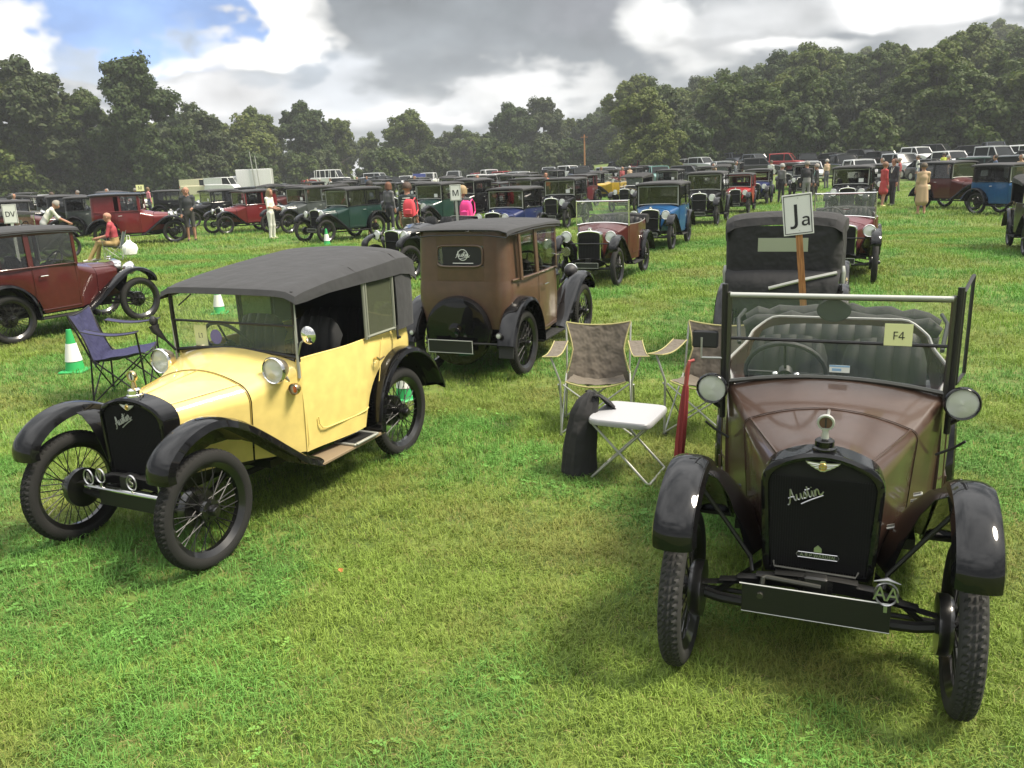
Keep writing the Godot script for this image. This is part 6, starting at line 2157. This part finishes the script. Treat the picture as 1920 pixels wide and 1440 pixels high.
func figure(called: String, label: String, at: Vector3, turn: float, o: Dictionary, cell := 0.026) -> Node3D:
	# o: top, legs, shoes, hair colours (linear), and the pose
	var k: float = o.get("tall", 1.75) / 1.75
	var slim: float = o.get("slim", 1.0)
	var top: Color = o.top
	var leg: Color = o.legs
	var skin := PINK
	var lean: float = o.get("lean", 0.0)
	var pose: String = o.get("pose", "stand")
	var J := []
	var hip := Vector3(0, 0.93, 0)
	if pose == "sit":
		hip = Vector3(0, 0.48, -0.05)
	var up := Basis(Vector3.RIGHT, lean) * Vector3.UP
	var chest := hip + up * 0.36
	var neck := hip + up * 0.56
	var nod: float = o.get("nod", 0.1)
	var head := neck + Basis(Vector3.RIGHT, lean + nod) * Vector3(0, 0.155, 0.01)
	var sh := neck - up * 0.055
	J.append([hip, hip + up * 0.16, 0.135 * slim, 0.125 * slim, leg if not o.has("skirt") else top, 1.35])
	J.append([hip + up * 0.16, chest, 0.125 * slim, 0.142 * slim, top, 1.35])
	J.append([chest, sh, 0.142 * slim, 0.09, top, 1.35])
	J.append([sh, head, 0.055, 0.055, skin, 1.0])
	J.append([head + Vector3(0, 0.025, -0.005), head + Vector3(0, -0.055, 0.022), 0.098, 0.066, skin, 0.92])
	var tips := []
	for s in [-1.0, 1.0]:
		var side := "left" if s > 0.0 else "right"
		var a: Vector3 = sh + Vector3(0.165 * s * slim, -0.01, 0)
		var dirs: Array = o.get("arms", {}).get(side, [Vector3(0.10, -1, 0.02), Vector3(0.06, -1, 0.18)])
		var e: Vector3 = a + (dirs[0] * Vector3(s, 1, 1)).normalized() * 0.29
		var w: Vector3 = e + (dirs[1] * Vector3(s, 1, 1)).normalized() * 0.25
		var h: Vector3 = w + (dirs[1] * Vector3(s, 1, 1)).normalized() * 0.085
		var bare: bool = o.get("bare_arms", false)
		J.append([sh, a, 0.075, 0.062, top, 1.1])
		J.append([a, e, 0.056, 0.046, top, 1.0])
		J.append([e, w, 0.044, 0.032, skin if bare else top, 1.0])
		J.append([w, h, 0.030, 0.036, skin, 1.0])
		tips.append([h, (dirs[1] * Vector3(s, 1, 1)).normalized(), s])
		var hj := hip + Vector3(0.085 * s, -0.02, 0)
		var kn := hip + Vector3(0.10 * s, -0.44, 0.02)
		var an := Vector3(0.105 * s, 0.085, -0.02)
		if o.has("stride"):
			kn.z += 0.10 * s * o.stride
			an.z += 0.20 * s * o.stride
		if pose == "sit":
			kn = hip + Vector3(0.11 * s, 0.03, 0.42)
			an = Vector3(0.12 * s, 0.10, 0.55 + 0.08 * s)
		var mid := hj.lerp(kn, 0.62)
		var bl: bool = o.get("bare_legs", false)
		var thigh: Color = skin if o.has("skirt") else leg
		J.append([hj, kn, 0.088, 0.060, thigh, 1.0])
		J.append([kn, an, 0.056 if bl else 0.062, 0.040 if bl else 0.052, skin if bl else leg, 1.0])
		J.append([an - Vector3(0, 0.04, 0.03), an + Vector3(0.015 * s, -0.048, 0.15), 0.042, 0.034, o.get("shoes", Color(0.03, 0.03, 0.03)), 1.0])
		if o.has("skirt"):
			J.append([hip + Vector3(0.05 * s, 0.02, 0), hip + Vector3(0.07 * s, -o.skirt, 0.0), 0.13 * slim, 0.155, top, 1.15])
	var mb := body_mesh(J, cell)
	# fingers and face are added to the same body surface
	mb.tint = skin
	for t in tips:
		var d: Vector3 = t[1]
		var across := d.cross(Vector3(0, 0, 1) if absf(d.z) < 0.8 else Vector3.UP).normalized()
		var out := d.cross(across)
		for f in 4:
			var r := (f - 1.5) * 0.017
			var ln: float = [0.062, 0.074, 0.070, 0.056][f]
			var p: Vector3 = t[0] + out * r + d * 0.022
			mb.tube([p, p + d * ln * 0.6, p + d * ln + across * 0.02 * t[2]], [0.009, 0.008, 0.006], 5)
		var q: Vector3 = t[0] - d * 0.02 + out * 0.03
		mb.tube([q, q + out * 0.02 + d * 0.025, q + out * 0.024 + d * 0.055], [0.011, 0.010, 0.007], 5)
	var hb := Basis(Vector3.RIGHT, lean + nod)
	mb.tube([head + hb * Vector3(0, 0.015, 0.088), head + hb * Vector3(0, -0.018, 0.112), head + hb * Vector3(0, -0.03, 0.09)], [0.010, 0.016, 0.012], 6)
	for s in [-1.0, 1.0]:
		mb.ball(head + hb * Vector3(0.094 * s, -0.01, 0.0), Vector3(0.012, 0.03, 0.02), 6, 4)
	mb.tint = Color(0.05, 0.035, 0.03)
	for s in [-1.0, 1.0]:
		mb.ball(head + hb * Vector3(0.033 * s, 0.012, 0.088), Vector3(0.011, 0.007, 0.008), 6, 4)
	mb.tint = Color(0.30, 0.10, 0.08)
	mb.box(head + hb * Vector3(0, -0.062, 0.086), Vector3(0.04, 0.007, 0.012))
	var t := thing(called, label, "person", at, turn)
	t.scale = Vector3.ONE * k
	var skin_mat := mat("person_surface", Color.WHITE, 0.75)
	skin_mat.vertex_color_use_as_albedo = true
	part(t, "body", mb.mesh(70.0), skin_mat)
	if o.has("hair"):
		var hm := mat("hair%s" % o.hair, o.hair.linear_to_srgb(), 0.7)
		var b := Mb.new()
		var rows := []
		var fall: float = o.get("long_hair", 0.0)
		for j in 9:
			var v := j / 8.0
			var r := PackedVector3Array()
			for i in 19:
				# open at the face: from one temple round the back to the other
				var a := lerpf(-0.25 - 0.3 * v, PI + 0.25 + 0.3 * v, i / 18.0)
				if j == 0:
					a = PI * i / 18.0
				var el := lerpf(PI / 2, -0.25, v)
				var rr := 0.123 + 0.006 * sin(i * 3.0 + j * 2.0)
				var x := -cos(a) * cos(el) * rr * 0.96
				var z := -sin(a) * cos(el) * rr * 1.08
				var y := sin(el) * rr * 1.08 + 0.02
				if v > 0.75:
					y -= fall * (v - 0.75) * 4.0
				r.append(head + hb * Vector3(x, y, z))
			rows.append(r)
		b.shell(rows, 0.016)
		part(t, "hair", b.mesh(70.0), hm)
	if o.has("collar"):
		var b := Mb.new()
		b.tube([sh + Vector3(0.055, 0.03, 0.05), sh + Vector3(0.03, -0.10, 0.115), sh + Vector3(0, -0.2, 0.125)], 0.014, 5)
		b.tube([sh + Vector3(-0.055, 0.03, 0.05), sh + Vector3(-0.03, -0.10, 0.115), sh + Vector3(0, -0.2, 0.125)], 0.014, 5)
		part(t, "collar", b.mesh(), mat("collar%s" % o.collar, o.collar.linear_to_srgb(), 0.8))
	if o.has("stripes"):
		var b := Mb.new()
		for i in 9:
			var y := 0.02 + i * 0.058
			var pts := []
			var rad := lerpf(0.137, 0.146, minf(y / 0.36, 1.0)) if y < 0.38 else lerpf(0.146, 0.105, (y - 0.38) / 0.16)
			for n in 21:
				var a := TAU * n / 20.0
				pts.append(hip + up * y + Vector3(cos(a) * rad * slim * 1.02, 0, sin(a) * rad * slim / 1.35 * 1.04))
			b.tube(pts, 0.011, 4, 0)
		part(t, "shirt_stripe", b.mesh(), mat("stripe%s" % o.stripes, o.stripes.linear_to_srgb(), 0.8), Vector3.ZERO, true)
	return t


func rucksack(called: String, label: String, at: Vector3, turn: float, m: Material) -> void:
	var t := thing(called, label, "rucksack", at, turn)
	part(t, "sack", built("sack", func(b):
		var rings := []
		for k in [[-0.21, 0.11, 0.04], [-0.19, 0.145, 0.075], [-0.05, 0.155, 0.10], [0.10, 0.145, 0.085], [0.19, 0.11, 0.055], [0.215, 0.06, 0.02]]:
			var r := PackedVector3Array()
			for i in 20:
				var a := -TAU * i / 20.0
				r.append(Vector3(signf(cos(a)) * pow(absf(cos(a)), 0.6) * k[1], k[0], signf(sin(a)) * pow(absf(sin(a)), 0.6) * k[2]))
			rings.append(r)
		b.loft(rings)), m)
	part(t, "pocket", built("pocket", func(b): b.box(Vector3(0, -0.08, -0.095), Vector3(0.20, 0.15, 0.06), 0.025)), m)
	for s in [-1.0, 1.0]:
		part(t, "strap", built("sackstrap%f" % s, func(b): b.tube([Vector3(0.09 * s, 0.17, 0.04), Vector3(0.11 * s, 0.24, 0.13), Vector3(0.12 * s, 0.16, 0.24), Vector3(0.14 * s, -0.05, 0.22), Vector3(0.15 * s, -0.14, 0.06)], 0.016, 5)), m)


func people() -> void:
	var G := func(x: float, z: float) -> Vector3: return Vector3(x, height(x, z), z)
	var black := Color(0.02, 0.02, 0.024)
	var tan := Color(0.36, 0.22, 0.13)
	var white := Color(0.70, 0.70, 0.62)
	var fore := [Vector3(0.08, -1, 0.15), Vector3(-0.25, -0.25, 1.0)]
	figure("standing_man", "bald man in dark top and dark shorts standing before the red saloon", G.call(-11.06, -29.3), 15.0, {"top": Color(0.035, 0.037, 0.042), "legs": Color(0.05, 0.048, 0.045), "bare_legs": true, "tall": 1.84, "slim": 1.15, "arms": {"left": fore}})
	figure("white_woman", "fair haired woman in white top and white trousers looking down right of the red saloon", G.call(-8.05, -28.7), 70.0, {"top": white, "legs": Color(0.66, 0.66, 0.60), "hair": Color(0.231, 0.176, 0.099), "long_hair": 0.14, "bare_arms": true, "tall": 1.68, "slim": 0.92, "nod": 0.35, "shoes": Color(0.5, 0.45, 0.3), "arms": {"left": fore, "right": fore}})
	figure("striped_man", "man in black and white striped shirt walking away left of the brown saloon", G.call(-2.38, -20.5), 165.0, {"top": Color(0.03, 0.04, 0.04), "legs": Color(0.10, 0.09, 0.06), "hair": Color(0.055, 0.033, 0.022), "bare_arms": true, "stripes": Color(0.55, 0.57, 0.52), "stride": 0.6, "tall": 1.78})
	rucksack("red_rucksack", "red rucksack on the back of the striped shirt man", Vector3(-2.32, 1.20, -20.30), 165.0, mat("rucksack_red", lin(0.62, 0.06, 0.08), 0.7))
	figure("pink_rucksack_woman", "blonde woman beside the letter M sign seen from behind", G.call(-1.0, -20.0), 175.0, {"top": Color(0.05, 0.055, 0.055), "legs": Color(0.04, 0.04, 0.05), "hair": Color(0.286, 0.209, 0.110), "long_hair": 0.06, "tall": 1.66})
	rucksack("pink_rucksack", "bright pink rucksack carried by the blonde woman", Vector3(-0.92, 1.13, -19.80), 160.0, mat("rucksack_pink", lin(0.80, 0.05, 0.26), 0.7))
	figure("blue_man", "man in dark blue top and khaki shorts seen from behind near the dark green saloon", G.call(-4.55, -28.4), 170.0, {"top": Color(0.035, 0.05, 0.12), "legs": Color(0.26, 0.22, 0.12), "hair": Color(0.017, 0.014, 0.011), "bare_legs": true, "tall": 1.80, "slim": 1.1})
	figure("grey_woman", "auburn haired woman in grey beside the man in dark blue", G.call(-4.0, -29.0), 150.0, {"top": Color(0.13, 0.13, 0.14), "legs": Color(0.05, 0.05, 0.06), "hair": Color(0.132, 0.055, 0.028), "long_hair": 0.10, "tall": 1.72, "slim": 0.95})
	figure("suit_man", "man in dark suit standing beside the woman in the red dress", G.call(15.6, -33.6), -70.0, {"top": Color(0.028, 0.03, 0.036), "legs": Color(0.028, 0.03, 0.036), "hair": Color(0.066, 0.033, 0.022), "tall": 1.82, "slim": 1.08, "collar": white, "stride": 0.3})
	figure("red_dress_woman", "woman in a red jacket and pale skirt at the right", G.call(14.95, -33.0), 100.0, {"top": Color(0.40, 0.05, 0.05), "legs": tan, "hair": Color(0.198, 0.110, 0.066), "bare_legs": true, "skirt": 0.30, "tall": 1.70, "slim": 0.92, "stride": 0.4, "shoes": Color(0.5, 0.5, 0.2)})
	figure("beige_woman", "woman in a beige coat seen from behind on open grass at the right", G.call(14.05, -28.1), 175.0, {"top": Color(0.46, 0.33, 0.20), "legs": tan, "hair": Color(0.072, 0.055, 0.033), "bare_legs": true, "skirt": 0.46, "tall": 1.66, "slim": 1.02, "shoes": Color(0.36, 0.26, 0.14), "arms": {"right": fore}})
	var hb := thing("handbag", "light handbag hanging from the arm of the woman in the beige coat", "bag", Vector3(14.30, 0.88, -28.30), 20.0)
	part(hb, "pouch", built("handbag", func(b): b.box(Vector3.ZERO, Vector3(0.26, 0.18, 0.09), 0.03)), mat("handbag_cream", lin(0.5, 0.46, 0.30), 0.6))
	part(hb, "handle", built("handbagh", func(b): b.tube([Vector3(-0.09, 0.08, 0), Vector3(-0.06, 0.22, 0), Vector3(0.06, 0.22, 0), Vector3(0.09, 0.08, 0)], 0.010, 5)), M.print_black)
	figure("dark_group_man", "man in black seen from behind, middle of the three above the Ja sign", G.call(13.55, -37.6), 180.0, {"top": black, "legs": Color(0.20, 0.20, 0.20), "hair": Color(0.165, 0.154, 0.138), "tall": 1.82, "slim": 1.15})
	figure("dark_group_man", "grey haired man in grey jacket, left of the three people above the Ja sign", G.call(12.75, -38.6), 120.0, {"top": Color(0.16, 0.16, 0.15), "legs": black, "hair": Color(0.275, 0.275, 0.264), "tall": 1.76})
	figure("dark_group_woman", "woman with pale teal scarf, right of the three people above the Ja sign", G.call(14.3, -38.4), -110.0, {"top": Color(0.03, 0.03, 0.034), "legs": Color(0.03, 0.03, 0.03), "hair": Color(0.248, 0.231, 0.209), "tall": 1.7, "collar": Color(0.25, 0.5, 0.45)})
	figure("vest_man", "person in a yellow green safety vest far back at the right", G.call(28.0, -53.6), 190.0, {"top": Color(0.45, 0.52, 0.06), "legs": black, "hair": Color(0.044, 0.033, 0.028)})
	figure("orange_person", "person in an orange jacket behind the black saloons in the middle", G.call(2.2, -44.0), 0.0, {"top": Color(0.62, 0.15, 0.05), "legs": black, "hair": Color(0.110, 0.083, 0.055)})
	figure("leaning_person", "person in a pale shirt leaning over the cars left of the red van", G.call(-14.7, -26.6), 120.0, {"top": Color(0.55, 0.56, 0.48), "legs": Color(0.3, 0.31, 0.3), "hair": Color(0.248, 0.231, 0.198), "lean": 0.65, "bare_arms": true, "arms": {"left": [Vector3(0.1, -1, 0.6), Vector3(0, -0.6, 1)], "right": [Vector3(0.1, -1, 0.6), Vector3(0, -0.6, 1)]}})
	# the seated man, his chair and his bag
	figure("seated_man", "bald man in a red top sitting in a low folding chair before the red van", G.call(-10.75, -22.75), -75.0, {"pose": "sit", "top": Color(0.34, 0.05, 0.06), "legs": Color(0.40, 0.28, 0.12), "bare_arms": true, "lean": 0.12, "slim": 1.15, "shoes": Color(0.6, 0.55, 0.5), "arms": {"left": [Vector3(0.2, -1, 0.3), Vector3(-0.2, -0.2, 1)], "right": [Vector3(0.2, -1, 0.3), Vector3(-0.2, -0.2, 1)]}})
	var grey := mat("grey_cloth", lin(0.10, 0.12, 0.14), 0.9)
	camp_chair("camping_chair", "grey folding chair under the seated man in red", G.call(-10.75, -22.75), -75.0, grey, M.print_black, M.dull_steel)
	var bag := thing("white_carrier_bag", "full white carrier bag hanging behind the seated man's chair", "bag", G.call(-10.22, -22.5) + Vector3(0, 0.33, 0), 30.0)
	part(bag, "bag_body", built("carrier", func(b):
		var rings := []
		for k in [[-0.17, 0.06, 0.05], [-0.14, 0.17, 0.12], [0.0, 0.20, 0.14], [0.10, 0.17, 0.11], [0.19, 0.08, 0.05], [0.24, 0.05, 0.02]]:
			var r := PackedVector3Array()
			for i in 18:
				var a := -TAU * i / 18.0
				var f := 1.0 + 0.09 * sin(i * 2.7 + k[0] * 20.0)
				r.append(Vector3(cos(a) * k[1] * f, k[0], sin(a) * k[2] * f))
			rings.append(r)
		b.loft(rings)), M.white_card)
	part(bag, "handle", built("carrierh", func(b): b.tube([Vector3(-0.04, 0.22, 0), Vector3(-0.03, 0.36, 0.02), Vector3(0.03, 0.36, 0.02), Vector3(0.04, 0.22, 0)], 0.012, 5)), M.white_card)
	# people far off among the cars
	var first := []
	for i in 6:
		first.append(null)
	var looks := [
		{"top": Color(0.12, 0.13, 0.15), "legs": black, "hair": Color(0.165, 0.154, 0.138)}, {"top": Color(0.55, 0.56, 0.54), "legs": Color(0.10, 0.12, 0.18), "hair": Color(0.066, 0.044, 0.028)},
		{"top": Color(0.30, 0.06, 0.07), "legs": Color(0.12, 0.10, 0.08), "hair": Color(0.220, 0.193, 0.165)}, {"top": Color(0.05, 0.08, 0.16), "legs": Color(0.25, 0.2, 0.14), "hair": Color(0.028, 0.022, 0.017)},
		{"top": Color(0.42, 0.30, 0.20), "legs": Color(0.08, 0.08, 0.10), "hair": Color(0.303, 0.292, 0.275)}, {"top": Color(0.55, 0.20, 0.24), "legs": Color(0.06, 0.07, 0.12), "hair": Color(0.138, 0.088, 0.044)},
	]
	var wear := ["dark jacket", "white shirt", "dark red top", "navy top", "tan jacket", "pink top"]
	for a in [
		[-31.2, 46.0, 1, "at the left edge among the far rows"], [-30.2, 52.0, 0, "second from the left edge among the far rows"], [-28.2, 50.0, 1, "standing by the dark tourers at the far left"], [-26.8, 56.0, 0, "behind the dark tourers at the far left"],
		[-25.2, 60.0, 4, "left of the bright red saloon far off"], [-23.6, 54.0, 0, "right of the bright red saloon far off"], [-22.9, 58.0, 5, "just left of the yellow sign"], [-20.8, 36.0, 5, "beside the bald man's shoulder"],
		[-13.1, 72.0, 5, "left of the white minibus"], [-12.3, 74.0, 4, "before the white minibus's bonnet"], [-11.6, 73.0, 1, "before the white minibus's side"], [-9.9, 76.0, 0, "first between the minibus and the people carrier"], [-9.2, 78.0, 3, "second between the minibus and the people carrier"],
		[-6.0, 60.0, 0, "right of the blue banner"], [-1.8, 46.0, 2, "behind the navy saloon's roof"], [6.6, 66.0, 5, "left of the yellow car's front"], [8.0, 62.0, 2, "behind the yellow car's tail"], [8.5, 64.0, 4, "right of the yellow car's tail"],
		[14.0, 58.0, 4, "above the black saloon's roof in the right row"], [15.4, 62.0, 0, "left of the silver car above the scarlet saloon"], [17.6, 60.0, 1, "left of the dark clothed group"], [21.0, 56.0, 4, "beside the lone white car on open grass"],
		[24.2, 52.0, 0, "behind the woman in the red jacket"], [25.2, 50.0, 2, "between the red jacket woman and the suited man"], [26.2, 56.0, 1, "right of the suited man"], [27.8, 54.0, 4, "beyond the beige coat woman"], [30.3, 48.0, 3, "left of the wine red saloon at the right"], [31.6, 44.0, 4, "before the blue grey car at the right edge"],
	]:
		var az: float = deg_to_rad(a[0])
		var at: Vector3 = G.call(sin(az) * a[1], -cos(az) * a[1])
		var label := "distant person in a %s %s" % [wear[a[2]], a[3]]
		if first[a[2]] == null:
			first[a[2]] = figure("distant_person", label, at, rng.randf() * 360.0, looks[a[2]], 0.034)
		else:
			var c: Node3D = first[a[2]].duplicate()
			c.name = numbered("distant_person")
			add_child(c, true)
			c.position = at
			c.rotation.y = rng.randf() * TAU
			c.set_meta("label", label)
